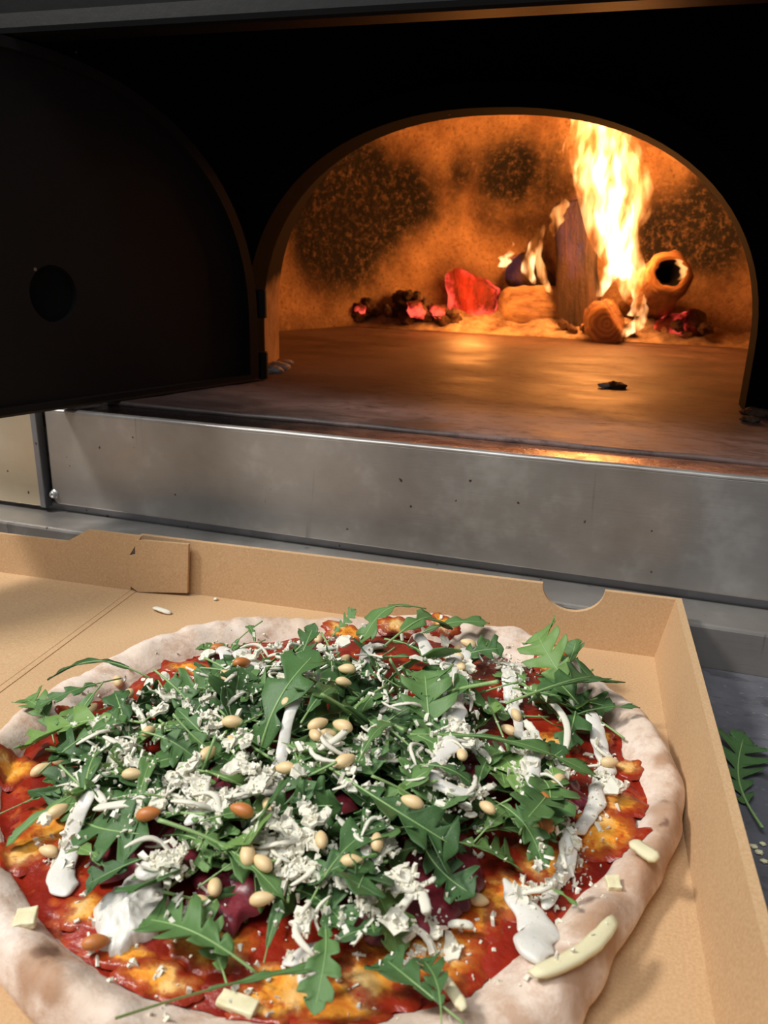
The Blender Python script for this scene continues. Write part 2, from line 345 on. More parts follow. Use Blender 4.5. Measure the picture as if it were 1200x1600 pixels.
MAT['nut'] = soft('pine_nut', lin(222, 188, 134), lin(238, 212, 164), 0.38, 120, 0.12, 0.15)
MAT['nut_toast'] = soft('toasted_pine_nut', lin(170, 88, 36), lin(214, 144, 78), 0.35, 90, 0.08, 0.15)
m = M('dressing'); a = m.noise(700, 2); c = m.noise(90, 4)
m.set(Base_Color=m.mix(m.ramp(a, [(0.68, (0, 0, 0, 1)), (0.72, (0.55, 0.55, 0.55, 1))]), lin(222, 218, 208), lin(150, 140, 130)), Roughness=0.36, Subsurface_Weight=0.15, Subsurface_Radius=(0.003, 0.002, 0.0015)).bump(c, 0.5, 0.002); MAT['dressing'] = m.m
m = M('cured_beef'); a = m.noise(45, 5, 0.6, None, 0.8); b = m.noise(160, 3)
col = m.mix(m.ramp(a, [(0.35, (0, 0, 0, 1)), (0.6, (1, 1, 1, 1))]), lin(74, 16, 26), lin(124, 40, 50))
col = m.mix(m.ramp(b, [(0.62, (0, 0, 0, 1)), (0.74, (0.7, 0.7, 0.7, 1))]), col, lin(176, 112, 112))
m.set(Base_Color=col, Roughness=0.35).bump(a, 0.4, 0.0015); MAT['beef'] = m.m

# ------------------------------------------------------------------ counter
DECK, FACE_Y, LEDGE_Y, LEDGE_Z, CZ = 0.102, 0.468, 0.4375, 0.022, -0.004
counter = empty('steel_counter', (0, 0.2, CZ)); tag(counter, 'long dark grey worktop under the pizza box in front of the oven', 'counter')
def under(o, p):
    o.parent = p; o.matrix_parent_inverse = Matrix.Translation(-p.location); return o
def ux(name, b, mat, p, bv=0.001): return under(box(name, b, mat, None, bv), p)
ux('worktop', (-1.6, 0.9, -0.5, LEDGE_Y, CZ - 0.04, CZ), MAT['counter'], counter, 0.002)
ux('cupboard_front', (-1.58, 0.88, -0.46, LEDGE_Y, -0.85, CZ - 0.04), MAT['steel_dark'], counter, 0.002)

m = M('kitchen_tile'); bt = m.n('ShaderNodeTexBrick'); bt.inputs['Scale'].default_value = 4; m.l(m.coord(), bt.inputs['Vector'])
bt.inputs['Color1'].default_value = lin(120, 112, 104); bt.inputs['Color2'].default_value = lin(128, 120, 112); bt.inputs['Mortar'].default_value = lin(80, 76, 72)
m.set(Base_Color=bt.outputs[0], Roughness=0.5)
tag(box('floor', (-2.4, 1.8, -2.2, 1.9, -0.95, -0.86), m.m, None, 0), kind='structure')
m = M('kitchen_wall'); m.set(Base_Color=m.mix(m.noise(6), lin(200, 198, 194), lin(212, 210, 206)), Roughness=0.7)
tag(box('wall_back', (-2.4, 1.8, 1.9, 2.0, -0.86, 2.4), m.m, None, 0), kind='structure')
# ------------------------------------------------------------------ oven
def arch_pts(cx, hw, top, base, n_exp=2.25, z0=0.15, n=48):
    pts = [(cx - hw, base), (cx - hw, (base + z0) / 2)]
    for i in range(n + 1):
        a = PI - PI * i / n; c, s = math.cos(a), math.sin(a)
        pts.append((cx + hw * math.copysign(abs(c) ** (2 / n_exp), c), z0 + (top - z0) * abs(s) ** (2 / n_exp)))
    pts += [(cx + hw, (base + z0) / 2), (cx + hw, base)]
    return pts
AX = -0.1205
oven = empty('pizza_oven', (AX, 0.9, 0)); tag(oven, 'wood fired pizza oven with black arched mouth and steel landing front', 'oven')
def loft(name, rings, mat, parent, closed=False):
    n = len(rings[0]); vs = [v for r in rings for v in r]; fs = []
    for k in range(len(rings) - 1):
        for i in range(n if closed else n - 1):
            j = (i + 1) % n; fs.append((k * n + i, k * n + j, (k + 1) * n + j, (k + 1) * n + i))
    bm = bmesh.new(); bv = [bm.verts.new(v) for v in vs]
    for f in fs:
        try: bm.faces.new([bv[i] for i in f])
        except ValueError: pass
    bmesh.ops.recalc_face_normals(bm, faces=bm.faces)
    o = from_bm(name, bm, mat, None, True); under(o, parent); return o
def R(pts, y): return [Vector((x, y, z)) for x, z in pts]
inner = arch_pts(AX, 0.218, 0.3285, 0.098)
flange_o = arch_pts(AX, 0.236, 0.3465, 0.098)
big = arch_pts(AX, 1.25, 0.75, 0.098, 14)
fp = loft('front_plate', [R(inner, 0.708), R(inner, 0.70), R(big, 0.70), R(big, 0.71)], MAT['iron_face'], oven)
fl = loft('mouth_frame', [R(inner, 0.7005), R(inner, 0.672), R(flange_o, 0.672), R(flange_o, 0.7005)], MAT['iron_face'], oven)
for o in (fp, fl): o.data.set_sharp_from_angle(angle=math.radians(40))
thr_b = arch_pts(AX, 0.238, 0.350, 0.098)
loft('throat_lining', [R(arch_pts(AX, 0.219, 0.3295, 0.098), 0.708), R(thr_b, 0.785), R(arch_pts(AX, 0.47, 0.70, 0.098, 3), 0.786)], MAT['throat'], oven)
# dome: wall and vault of revolution, with its own thickness
DX, DY, DR = -0.08, 0.93, 0.45
prof = [(DR, 0.098), (DR, 0.14), (DR, 0.20), (DR, 0.25)] + [(DR * math.cos(a), 0.25 + 0.37 * math.sin(a)) for a in [PI / 2 * k / 20 for k in range(1, 21)]]
bm = bmesh.new(); NT = 180; rows = []
for r, z in prof:
    row = []
    for i in range(NT):
        a = 2 * PI * i / NT; d = 0.010 * fbm(math.cos(a) * 2, math.sin(a) * 2, z * 5, 2.0, 5)
        row.append(bm.verts.new((DX + (r + d) * math.cos(a), DY + (r + d) * math.sin(a), z + (d if z > 0.25 else 0))))
    rows.append(row)
for k in range(len(rows) - 1):
    for i in range(NT):
        j = (i + 1) % NT; q = [rows[k][i], rows[k][j], rows[k + 1][j], rows[k + 1][i]]
        if min(v.co.y for v in q) > 0.785: bm.faces.new(q)
bmesh.ops.delete(bm, geom=[v for v in bm.verts if not v.link_faces], context='VERTS')
dome = under(from_bm('dome_lining', bm, MAT['dome']), oven)
sm = dome.modifiers.new('shell', 'SOLIDIFY'); sm.thickness = 0.03; sm.offset = -1
# hearth
hb = bmesh.new(); NX, NY = 120, 90; g = []
for j in range(NY + 1):
    y = 0.502 + (1.44 - 0.502) * (j / NY) ** 1.4
    g.append([hb.verts.new((-0.98 + 1.8 * i / NX, y, DECK + 0.003 + 0.0012 * fbm(i * 0.11, y * 6, 0, 1.3) - (0.0025 if j == 0 else 0))) for i in range(NX + 1)])
for j in range(NY):
    for i in range(NX): hb.faces.new((g[j][i], g[j][i + 1], g[j + 1][i + 1], g[j + 1][i]))
hearth = under(from_bm('hearth_floor', hb, MAT['stone']), oven)
sm = hearth.modifiers.new('slab', 'SOLIDIFY'); sm.thickness = 0.012; sm.offset = -1
ux('landing_strip', (-0.98, 0.82, FACE_Y + 0.004, 0.504, 0.088, DECK), MAT['strip'], oven, 0.001)
# steel front: folded sheet with a rolled upper lip, rounded lower left corner
xs = -0.4075
def corner_poly(x0, x1, z0, z1, r):
    p = [(x1, z0), (x1, z1), (x0 + 0.001, z1)]
    for k in range(7):
        a = PI + PI / 2 * k / 6; p.append((x0 + r + r * math.cos(a), z0 + r + r * math.sin(a)))
    return p
pan = under(prism('landing_panel', corner_poly(xs + 0.003, 0.82, 0.029, 0.1015, 0.006), ((0, FACE_Y, 0), (1, 0, 0), (0, 0, 1), (0, 1, 0)), 0.006, MAT['steel'], None, 0.0012), oven)
lipv = []
for x in [xs + 0.004 + (0.82 - xs) * i / 60 for i in range(61)]:
    w_ = 0.0004 * fbm(x, 0, 0, 40)
    lipv.append([Vector((x, FACE_Y + 0.003 + 0.0032 * math.cos(a), 0.1012 + w_ + 0.0022 * math.sin(a))) for a in [2 * PI * k / 12 for k in range(12)]])
loft('panel_lip', lipv, MAT['steel'], oven, True)
ux('side_panel', (-1.2, xs - 0.006, FACE_Y - 0.002, FACE_Y + 0.004, 0.026, 0.1), MAT['steel_lid_tint'], oven)
ux('panel_joint', (xs - 0.006, xs - 0.001, FACE_Y - 0.004, FACE_Y + 0.004, 0.026, 0.1), MAT['steel_dark'], oven, 0.0006)
ux('rear_support', (-1.2, 0.82, FACE_Y + 0.006, 0.50, LEDGE_Z - 0.02, 0.088), MAT['steel_dark'], oven)
ux('lower_ledge', (-1.55, 0.85, LEDGE_Y, FACE_Y + 0.02, -0.03, LEDGE_Z), MAT['steel'], oven, 0.002)
# bolt
bp = on_y(85, 772, FACE_Y)
bm = bmesh.new()
ringp = [(0.0, -0.0008), (0.0009, -0.0008), (0.0010, -0.0026), (0.0021, -0.0026), (0.0027, -0.0018), (0.0029, 0.0), (0.0036, 0.0), (0.0036, 0.0006)]
rows = [[bm.verts.new((bp.x + r * math.cos(2 * PI * k / (6 if i in (1, 2) else 24) if False else 2 * PI * k / 24), FACE_Y + d - 0.0004, bp.z + r * math.sin(2 * PI * k / 24))) for k in range(24)] if r else [bm.verts.new((bp.x, FACE_Y + d - 0.0004, bp.z))] for i, (r, d) in enumerate(ringp)]
for a_, b_ in zip(rows, rows[1:]):
    for k in range(24):
        kk = (k + 1) % 24
        bm.faces.new([a_[0], b_[kk], b_[k]] if len(a_) == 1 else [a_[k], a_[kk], b_[kk], b_[k]])
bmesh.ops.recalc_face_normals(bm, faces=bm.faces)
b_ = from_bm('bolt', bm, MAT['chrome']); b_.parent = pan
# hood over the mouth
hz = (on_y(0, 36, 0.45).z + on_y(1200, 10, 0.45).z) / 2
hood = under(prism('hood', [(0.45, hz), (0.452, hz + 0.012), (0.452, 0.60), (0.70, 0.62), (0.70, 0.42), (0.47, hz)], ((-1.25, 0, 0), (0, 1, 0), (0, 0, 1), (1, 0, 0)), 2.1, MAT['hood'], None, 0.004), oven)
ux('oven_body', (-1.2, 0.85, 1.42, 1.46, -0.03, 0.75), MAT['iron'], oven)

# ------------------------------------------------------------------ oven door, swung open on the left of the mouth
hinge = Vector((-0.317, 0.640, 0)); dd = Vector((-0.354, -0.935, 0)).normalized(); dn = Vector((0.935, -0.354, 0)).normalized()
door = empty('oven_door', hinge + Vector((0, 0, 0.108))); tag(door, 'black arched iron oven door swung wide open left of the mouth', 'door')
dpoly = arch_pts(0.217, 0.217, 0.338, 0.1075, 2.25, 0.155)
dfr = (hinge, dd, (0, 0, 1), -dn)
# leaf with the round vent cut out
vs, ve, vr = 0.1855, 0.185, 0.0175
bm = bmesh.new()
def ringv(pts, off): return [bm.verts.new(hinge + dd * a + Vector((0, 0, b)) + dn * off) for a, b in pts]
def resamp(pts, n):
    L = [0]
    P = pts + [pts[0]]
    for p, q in zip(P, P[1:]): L.append(L[-1] + math.dist(p, q))
    out = []; k = 0
    for i in range(n):
        t = L[-1] * i / n
        while L[k + 1] < t: k += 1
        f = (t - L[k]) / max(1e-9, L[k + 1] - L[k]); out.append((P[k][0] + (P[k + 1][0] - P[k][0]) * f, P[k][1] + (P[k + 1][1] - P[k][1]) * f))
    return out
outl = resamp(dpoly, 120)
a0 = math.atan2(outl[0][1] - ve, outl[0][0] - vs)
def hole(r):
    res = []
    for x, z in outl:
        a = math.atan2(z - ve, x - vs); res.append((vs + r * math.cos(a), ve + r * 1.1 * math.sin(a)))
    return res
levels = [ringv(outl, 0.0), ringv(hole(vr), 0.0), ringv(hole(vr), -0.006), ringv(outl, -0.006)]
for a_, b_ in zip(levels, levels[1:] + levels[:1]):
    for i in range(120):
        j = (i + 1) % 120; bm.faces.new((a_[i], a_[j], b_[j], b_[i]))
bmesh.ops.recalc_face_normals(bm, faces=bm.faces)
o = under(from_bm('door_leaf', bm, MAT['iron'], None, False), door)
o = under(prism('vent_cover', [(vs + 0.021 * math.cos(2 * PI * k / 40), ve + 0.0225 * math.sin(2 * PI * k / 40)) for k in range(40)], (hinge - dn * 0.0065, dd, (0, 0, 1), -dn), 0.003, MAT['void']), door)
# raised rim running round the leaf, thin worn flange at the bottom
rim_in = resamp([(0.217 + (x - 0.217) * 0.955, 0.1075 + (z - 0.1075) * 0.955 + 0.004) for x, z in dpoly], 120)
bm = bmesh.new(); L_ = [ringv(outl, 0.0002), ringv(outl, 0.006), ringv(rim_in, 0.006), ringv(rim_in, 0.0002)]
for a_, b_ in zip(L_, L_[1:]):
    for i in range(120):
        j = (i + 1) % 120; bm.faces.new((a_[i], a_[j], b_[j], b_[i]))
bmesh.ops.recalc_face_normals(bm, faces=bm.faces)
under(from_bm('door_rim', bm, MAT['iron'], None, False), door)
under(prism('door_edge', [(0.004, 0.106), (0.43, 0.106), (0.43, 0.1075), (0.004, 0.1075)], (hinge + dn * 0.0062, dd, (0, 0, 1), -dn), 0.010, MAT['iron_edge']), door)
for z in (0.118, 0.172):
    bm = bmesh.new(); bmesh.ops.create_cone(bm, cap_ends=True, segments=20, radius1=0.0055, radius2=0.0055, depth=0.024, matrix=Matrix.Translation(hinge + Vector((0.004, 0.008, z))))
    h_ = under(from_bm('hinge', bm, MAT['iron'], None, False), door); bevel(h_, 0.0008)

LOOK = ['lobed rocket leaf', 'many lobed rocket leaf', 'broad lobed rocket leaf', 'deeply cut rocket leaf', 'lightly lobed rocket leaf', 'jagged rocket leaf', 'lobed rocket leaf', 'nearly smooth rocket leaf', 'frilly rocket leaf', 'broad rocket leaf', 'finely cut rocket leaf', 'smooth rocket leaf', 'slender smooth rocket leaf', 'wide jagged rocket leaf']
REG = []
MARKS = [(200, 1420, 'the largest dressing pool'), (452, 1130, 'the left dressing streak'), (705, 1110, 'the thick dressing streak'), (820, 1150, 'the thin dressing streak'), (865, 1155, 'the long curved shaving'),
         (440, 1345, 'the front cheese heap'), (340, 1200, 'the left beef slice'), (500, 1145, 'the middle nut trio'), (712, 1030, 'the four nut cluster'), (430, 1035, 'the back cheese heap'), (150, 1262, 'the slanting shaving'),
         (375, 1269, 'the central toasted nut'), (852, 1268, 'the two toasted nuts'), (640, 1395, 'the purple beef slice'), (585, 1365, 'the curled cheese shaving'), (64, 1204, 'the far left nut pair'), (540, 1045, 'the back middle nut trio'),
         (235, 1144, 'the upper left nut'), (690, 1230, 'the thick streak foot'), (905, 1120, 'the right sauce edge'), (324, 1400, 'the front nut pair'), (600, 1250, 'the large midrib leaf'), (130, 1090, 'the left crust'), (310, 1060, 'the back left crust'), (600, 1100, 'the upper middle'), (770, 1250, 'the right cheese cluster'), (250, 1230, 'the left toasted nut')]
def near(px, py, marks=None):
    mx, my, nm = min(marks or MARKS, key=lambda q: math.hypot(q[0] - px, (q[1] - py) * 1.3)); dx, dy = px - mx, (py - my) * 1.3
    if math.hypot(dx, dy) < 16: return 'right at ' + nm
    return (('right of ' if dx > 0 else 'left of ') if abs(dx) > abs(dy) else ('in front of ' if dy > 0 else 'behind ')) + nm

COALMARKS = [(562, 482, 'the far left glowing coal'), (650, 484, 'the middle glowing coal'), (684, 487, 'the glowing coal beside the ember'), (600, 470, 'the left hump'), (630, 455, 'the heap top'), (740, 500, 'the big red ember'), (830, 500, 'the ash covered log'), (900, 520, 'the upright log'), (960, 520, 'the flame foot'), (1060, 520, 'the small glowing log')]
# ------------------------------------------------------------------ fire bed
def lump(name, loc, r, seed, mat, sq=(1, 1, 1), rot=(0, 0, 0), sub=3, amp=0.35, jag=2.2):
    bm = bmesh.new(); bmesh.ops.create_icosphere(bm, subdivisions=sub, radius=1)
    for v in bm.verts:
        p = v.co.copy(); d = 1 + amp * noise.fractal(p * jag + Vector((seed * 3.1, seed * 1.7, 0)), 0.8, 2.1, 4)
        v.co = Vector((p.x * sq[0], p.y * sq[1], p.z * sq[2])) * d * r
    o = from_bm(name, bm, mat); o.location = loc; o.rotation_euler = rot; return o
# ash heap along the back of the hearth
bm = bmesh.new(); g = []
ash_h = lambda x, y: max(0, (0.024 * math.exp(-((y - 1.265) / 0.055) ** 2) * (0.55 + 0.9 * math.exp(-((x + 0.27) / 0.14) ** 2) + 0.5 * math.exp(-((x - 0.03) / 0.12) ** 2)) + 0.006 * fbm(x, y, 0, 24) + 0.003 * fbm(x, y, 3, 70)))
NXA, NYA = 130, 44
for j in range(NYA + 1):
    row = []
    for i in range(NXA + 1):
        x = -0.52 + 0.84 * i / NXA; y = 1.18 + 0.24 * j / NYA
        ymax = DY + math.sqrt(max(0.0, (DR - 0.012) ** 2 - (x - DX) ** 2)) if abs(x - DX) < DR - 0.012 else 1.05
        y = min(y, ymax); k = min(1, j / 5, i / 6, (NXA - i) / 6)
        row.append(bm.verts.new((x, y, DECK + 0.0035 + ash_h(x, y) * k)))
    g.append(row)
for j in range(NYA):
    for i in range(NXA): bm.faces.new((g[j][i], g[j][i + 1], g[j + 1][i + 1], g[j + 1][i]))
bmesh.ops.remove_doubles(bm, verts=bm.verts, dist=1e-5)
tag(from_bm('ash_bed', bm, MAT['ash']), 'grey brown ash spread along the back of the oven hearth', 'ash', kind='stuff')

def log(name, p0, p1, r, seed, mat, label, split=False, hollow=False, cap=None):
    """a log from p0 to p1: bark body with capped end-grain faces"""
    p0, p1 = Vector(p0), Vector(p1); L = (p1 - p0).length; NS, NL = 28, 22
    root = empty(name, p0); root.rotation_euler = (p1 - p0).to_track_quat('Z', 'Y').to_euler()
    tag(root, label, 'firewood', 'firewood burning in the oven')
    vs, fs = [], []
    def rad(a, t):
        q = r * (1 + 0.26 * noise.noise(Vector((math.cos(a) * 1.2 + seed, math.sin(a) * 1.2, t * 3))) + 0.12 * noise.noise(Vector((math.cos(a) * 4 + seed, math.sin(a) * 4, t * 6))))
        if split: q = min(q, r * 0.42 / max(0.15, abs(math.cos(a - 0.6)))) if math.cos(a - 0.6) > 0 else q
        return q
    for k in range(NL + 1):
        t = k / NL
        for i in range(NS):
            a = 2 * PI * i / NS; q = rad(a, t) * (1 - (0.1 if k in (0, NL) else 0)); vs.append((q * math.cos(a), q * math.sin(a), L * t))
    for k in range(NL):
        for i in range(NS):
            j = (i + 1) % NS; fs.append((k * NS + i, k * NS + j, (k + 1) * NS + j, (k + 1) * NS + i))
    fs.append(tuple(range(NS))[::-1])
    build('bark', vs, fs, mat, root)
    bm = bmesh.new(); prev = None
    for s_, dz in ((1.0, 0.0), (0.93, 0.003), (0.62, 0.004), (0.30, 0.004 if not hollow else -0.012), (0.15, 0.004 if not hollow else -0.03)):
        row = [bm.verts.new((rad(2 * PI * i / NS, 1) * 0.9 * s_ * math.cos(2 * PI * i / NS), rad(2 * PI * i / NS, 1) * 0.9 * s_ * math.sin(2 * PI * i / NS), L + dz)) for i in range(NS)]
        if prev:
            for i in range(NS): bm.faces.new((prev[i], prev[(i + 1) % NS], row[(i + 1) % NS], row[i]))
        prev = row
    bm.faces.new(prev)
    bm.faces.ensure_lookup_table()
    if hollow:
        for f in bm.faces[NS * 2:]: f.material_index = 1
    eg = from_bm('end_grain', bm, cap or MAT['grain'], root)
    if hollow: eg.data.materials.append(MAT['void'])
    return root
B = lambda px, py, y: on_y(px, py, y)
log('firewood_log', B(903, 535, 1.235), B(900, 318, 1.27), 0.033, 1, MAT['bark_black'], 'charred black split log standing upright in the flames', split=True, cap=MAT['bark_black'])
log('firewood_log', B(1000, 478, 1.34), B(1045, 428, 1.19), 0.034, 2, MAT['bark_brown'], 'pale round log with a dark hollow end, right of the flames', hollow=True)
log('firewood_log', B(962, 500, 1.27), B(948, 506, 1.15), 0.030, 3, MAT['bark_brown'], 'brown log with its cut end facing out below the flames', split=True)
log('firewood_log', B(895, 480, 1.31), B(785, 482, 1.25), 0.032, 4, MAT['bark_ash'], 'ash covered log lying left of the upright charred log', cap=MAT['bark_ash'])
log('firewood_log', B(1030, 520, 1.25), B(1094, 506, 1.22), 0.021, 5, MAT['ember_red'], 'small ashy log glowing red, lowest and farthest right', cap=MAT['coal'])
log('firewood_log', B(850, 455, 1.34), B(808, 415, 1.31), 0.027, 6, MAT['bark_black'], 'short black charred stub above the ash covered log', cap=MAT['bark_black'])
# big red ember: split chunk
rnd = random.Random(5); bm = bmesh.new(); C_ = B(740, 470, 1.26)
for fx, fz in ((-.036, -.038), (-.036, .030), (-.022, .046), (.010, .034), (.036, .024), (.030, -.02), (.022, -.045), (-.01, -.045)):
    for fy in (-.022, .022): bm.verts.new(C_ + Vector((fx + rnd.uniform(-.005, .005), fy + rnd.uniform(-.006, .006), fz + rnd.uniform(-.006, .006))))
bmesh.ops.convex_hull(bm, input=bm.verts); bmesh.ops.triangulate(bm, faces=bm.faces); bmesh.ops.subdivide_edges(bm, edges=bm.edges, cuts=4, use_grid_fill=True)
for v in bm.verts: v.co += (v.co - C_).normalized() * 0.006 * noise.fractal((v.co - C_) * 60, 0.9, 2, 3)
bmesh.ops.recalc_face_normals(bm, faces=bm.faces)
e = from_bm('ember', bm, MAT['ember_big'], None, False)
tag(e, 'largest ember, glowing red chunk left of the ash covered log', 'ember', 'embers beside the fire')
def charred(px, py, y, r, seed, mat, sq=(1.3, 1, 0.8)):
    return lump('coal', B(px, py, y), r, seed, mat, sq, (random.random(), random.random(), random.random() * 3), 3, 0.4, 1.8)
glow = [(562, 482, 1.19, 0.010, 'small glowing red coal farthest left in the ash'), (650, 484, 1.185, 0.013, 'glowing red coal under the heap of dark coals'), (684, 487, 1.20, 0.012, 'glowing red coal between dark coals and the big ember'),
        (825, 505, 1.25, 0.009, 'small red coal at the foot of the ash covered log'), (768, 508, 1.245, 0.012, 'red coal just below the biggest ember')]
for k, (px, py, y, r, lb) in enumerate(glow): tag(charred(px, py, y, r, 20 + k, MAT['coal_glow']), lb, 'coal', 'glowing coals in the ash')
for k in range(34):
    t = random.random(); px = random.gauss(630, 42); py = 492 - max(0, (1 - abs(px - 630) / 90)) * 34 * random.random() + random.uniform(-6, 8)
    r_ = random.uniform(0.008, 0.015); o = charred(px, py, 1.215 + random.uniform(-0.02, 0.02), r_, 40 + k, MAT['coal'])
    REG.append((o, ('large' if r_ > 0.0115 else 'small') + ' dark burnt coal ' + near(px, py, COALMARKS), 'coal', 'dark coals heaped left of the ember', px))
for k in range(16):
    px, py = random.uniform(700, 1110), random.uniform(508, 524); o = charred(px, py, 1.22 + random.uniform(-0.02, 0.02), random.uniform(0.005, 0.010), 90 + k, random.choice([MAT['coal'], MAT['bark_ash']]))
    REG.append((o, 'small cinder ' + near(px, py, COALMARKS), 'coal', 'cinders in front of the logs', px))
for k, (px, py, s_) in enumerate(((425, 578, 0.008), (440, 573, 0.007), (449, 566, 0.005), (433, 569, 0.006))):
    P = on_z(px, py, DECK + 0.005); o = lump('ash_flake', P, s_, 130 + k, MAT['white_ash'], (1.3, 1, 0.5)); tag(o, ('largest white ash flake at the foot of the left jamb', 'middle white ash flake at the foot of the left jamb', 'white ash flake farthest right by the left jamb', 'white ash flake behind the others by the left jamb')[k], 'ash', 'white ash flakes by the left jamb')
for k, (px, py, s_, lb) in enumerate(((962, 602, 0.007, 'black charcoal bit on the hearth, larger of the middle pair'), (944, 602, 0.004, 'grey ash bit beside the charcoal bit on the hearth'), (1182, 645, 0.008, 'charcoal bit beside the right foot of the mouth'), (1172, 655, 0.005, 'small cinder before the right foot of the mouth'))):
    P = on_z(px, py, DECK + 0.005); o = lump('charcoal_bit', P, s_, 150 + k, MAT['coal'] if k != 1 else MAT['white_ash'], (1.4, 1, 0.5)); tag(o, lb, 'charcoal', 'charcoal bits on the hearth')

# flames
fire = empty('fire', (-0.05, 1.25, 0.15)); tag(fire, 'tall bright orange and white flames rising from the logs', 'fire')
def tongue(path, mat, depth=0.7, seed=0):
    """path = (px, py, width px, y)"""
    pts = []
    for px, py, w_, y in path: P = B(px, py, y); pts.append((P, w_ / F_PX * (P - EYE).dot(FW) / 2))
    N = 26; rings = []; n = len(pts) - 1
    for k in range(N + 1):
        t = k / N * n; i = min(int(t), n - 1); f = t - i; f = f
        p_, r_ = pts[max(i - 1, 0)], pts[i]; q_, s_ = pts[i + 1], pts[min(i + 2, n)]
        cr = lambda a, b, c, d: 0.5 * ((2 * b) + (-a + c) * f + (2 * a - 5 * b + 4 * c - d) * f * f + (-a + 3 * b - 3 * c + d) * f ** 3)
        P = Vector([cr(p_[0][j], r_[0][j], q_[0][j], s_[0][j]) for j in range(3)]); r = max(0.0006, cr(p_[1], r_[1], q_[1], s_[1]))
        P += Vector((1, 0.4, 0)) * 0.006 * noise.noise(Vector((k * 0.25, seed * 7.3, 0)))
        if k in (0, N): r = 0.0004
        row = []
        for a in range(16):
            th = 2 * PI * a / 16; rr = r * (1 + 0.35 * noise.noise(Vector((math.cos(th) * 1.3 + seed, math.sin(th) * 1.3, k * 0.18))))
            row.append(P + Vector((rr * math.cos(th), rr * depth * math.sin(th), 0)))
        rings.append(row)
    o = loft('flame_tongue', rings, mat, fire, True)
    bm = bmesh.new(); bm.from_mesh(o.data)
    bmesh.ops.holes_fill(bm, edges=[e for e in bm.edges if e.is_boundary], sides=32); bmesh.ops.recalc_face_normals(bm, faces=bm.faces); bm.to_mesh(o.data); bm.free()
    return o
FL, FC, FB = MAT['flame'], MAT['flame_core'], MAT['flame_blue']
Y0 = 1.19
tongue([(985, 480, 22, Y0), (978, 430, 52, Y0), (965, 380, 78, Y0), (955, 320, 92, Y0), (945, 260, 95, Y0), (935, 215, 80, Y0), (925, 165, 62, Y0), (915, 120, 10, Y0)], FL, 0.6, 1)
tongue([(975, 440, 20, Y0 + .01), (965, 390, 44, Y0 + .01), (960, 340, 56, Y0 + .01), (950, 285, 50, Y0 + .01), (945, 235, 42, Y0 + .01), (935, 190, 20, Y0 + .01), (930, 170, 5, Y0)], FC, 0.7, 2)
tongue([(925, 330, 8, Y0), (915, 290, 34, Y0), (908, 240, 48, Y0), (915, 190, 48, Y0), (922, 140, 20, Y0)], FL, 0.6, 3)
tongue([(985, 370, 14, Y0), (1000, 330, 36, Y0), (1000, 280, 34, Y0), (985, 230, 30, Y0), (965, 180, 22, Y0), (955, 150, 6, Y0)], FL, 0.6, 4)
tongue([(930, 465, 10, Y0), (945, 440, 26, Y0), (962, 415, 34, Y0), (968, 385, 36, Y0), (965, 340, 20, Y0)], FC, 0.7, 5)
tongue([(990, 495, 20, Y0 - .02), (1000, 470, 20, Y0 - .02), (985, 445, 20, Y0 - .01), (978, 410, 22, Y0)], FC, 0.8, 6)
tongue([(968, 527, 22, Y0 - .03), (985, 515, 26, Y0 - .03), (1003, 495, 18, Y0 - .03), (1005, 470, 8, Y0 - .03)], FC, 0.8, 7)
tongue([(862, 458, 8, Y0), (848, 430, 18, Y0), (838, 405, 16, Y0), (842, 375, 14, Y0), (850, 350, 4, Y0)], FL, 0.9, 8)
tongue([(835, 445, 6, Y0), (828, 425, 20, Y0), (830, 395, 18, Y0), (838, 370, 9, Y0), (845, 355, 3, Y0)], FC, 0.9, 9)
tongue([(786, 418, 12, Y0), (790, 405, 18, Y0), (798, 390, 9, Y0), (800, 376, 3, Y0)], FC, 0.9, 10)
tongue([(865, 370, 6, Y0), (868, 345, 22, Y0), (876, 325, 20, Y0), (880, 308, 4, Y0)], FL, 0.8, 11)
tongue([(1062, 438, 6, Y0 - .02), (1066, 425, 12, Y0 - .02), (1062, 410, 12, Y0 - .02), (1050, 402, 5, Y0 - .02)], FL, 0.9, 12)
tongue([(900, 440, 22, Y0), (895, 390, 44, Y0), (900, 345, 44, Y0), (905, 305, 16, Y0), (905, 295, 4, Y0)], FB, 0.8, 13)
tongue([(820, 450, 16, Y0), (805, 430, 32, Y0), (808, 405, 26, Y0), (815, 390, 4, Y0)], FB, 0.8, 14)

# ------------------------------------------------------------------ pizza box
TL, TR = Vector((-0.292, 0.413, 0)), Vector((0.038, 0.431, 0))
bu = (TR - TL).normalized(); bv_ = Vector((-bu.y, bu.x, 0)); ZU = Vector((0, 0, 1))
W = (TR - TL).length; T = 0.0022
pbox = empty('pizza_box', (TL + TR) / 2 - bv_ * W / 2); pbox.location.z = CZ
tag(pbox, 'open brown cardboard pizza box holding the pizza, lid folded left', 'pizza box')
def card(name, poly, frame, th=T): return under(prism(name, poly, frame, th, MAT['card'], None, 0.0), pbox)
card('tray_floor', [(0, 0), (W, 0), (W, -W), (0, -W)], (TL, bu, bv_, -ZU), 0.0035)
# back wall leans out a little, with the half-round thumb notch
wh = 0.037; lean = 0.0075
bw_v = (ZU * wh + bv_ * 0.0015).normalized()
notch_c = (on_y(898, 905, 0.429) - TL).dot(bu); nr = 0.0178
poly = [(0, 0), (W, 0), (W + 0.0072, wh)]
for k in range(25):
    a = -PI * 0.0 - PI * k / 24
    poly.append((notch_c + nr * math.cos(a), wh + nr * 0.86 * math.sin(a)))
poly += [(0, wh)]
card('back_wall', poly, (TL, bu, bw_v, bv_), 0.003)
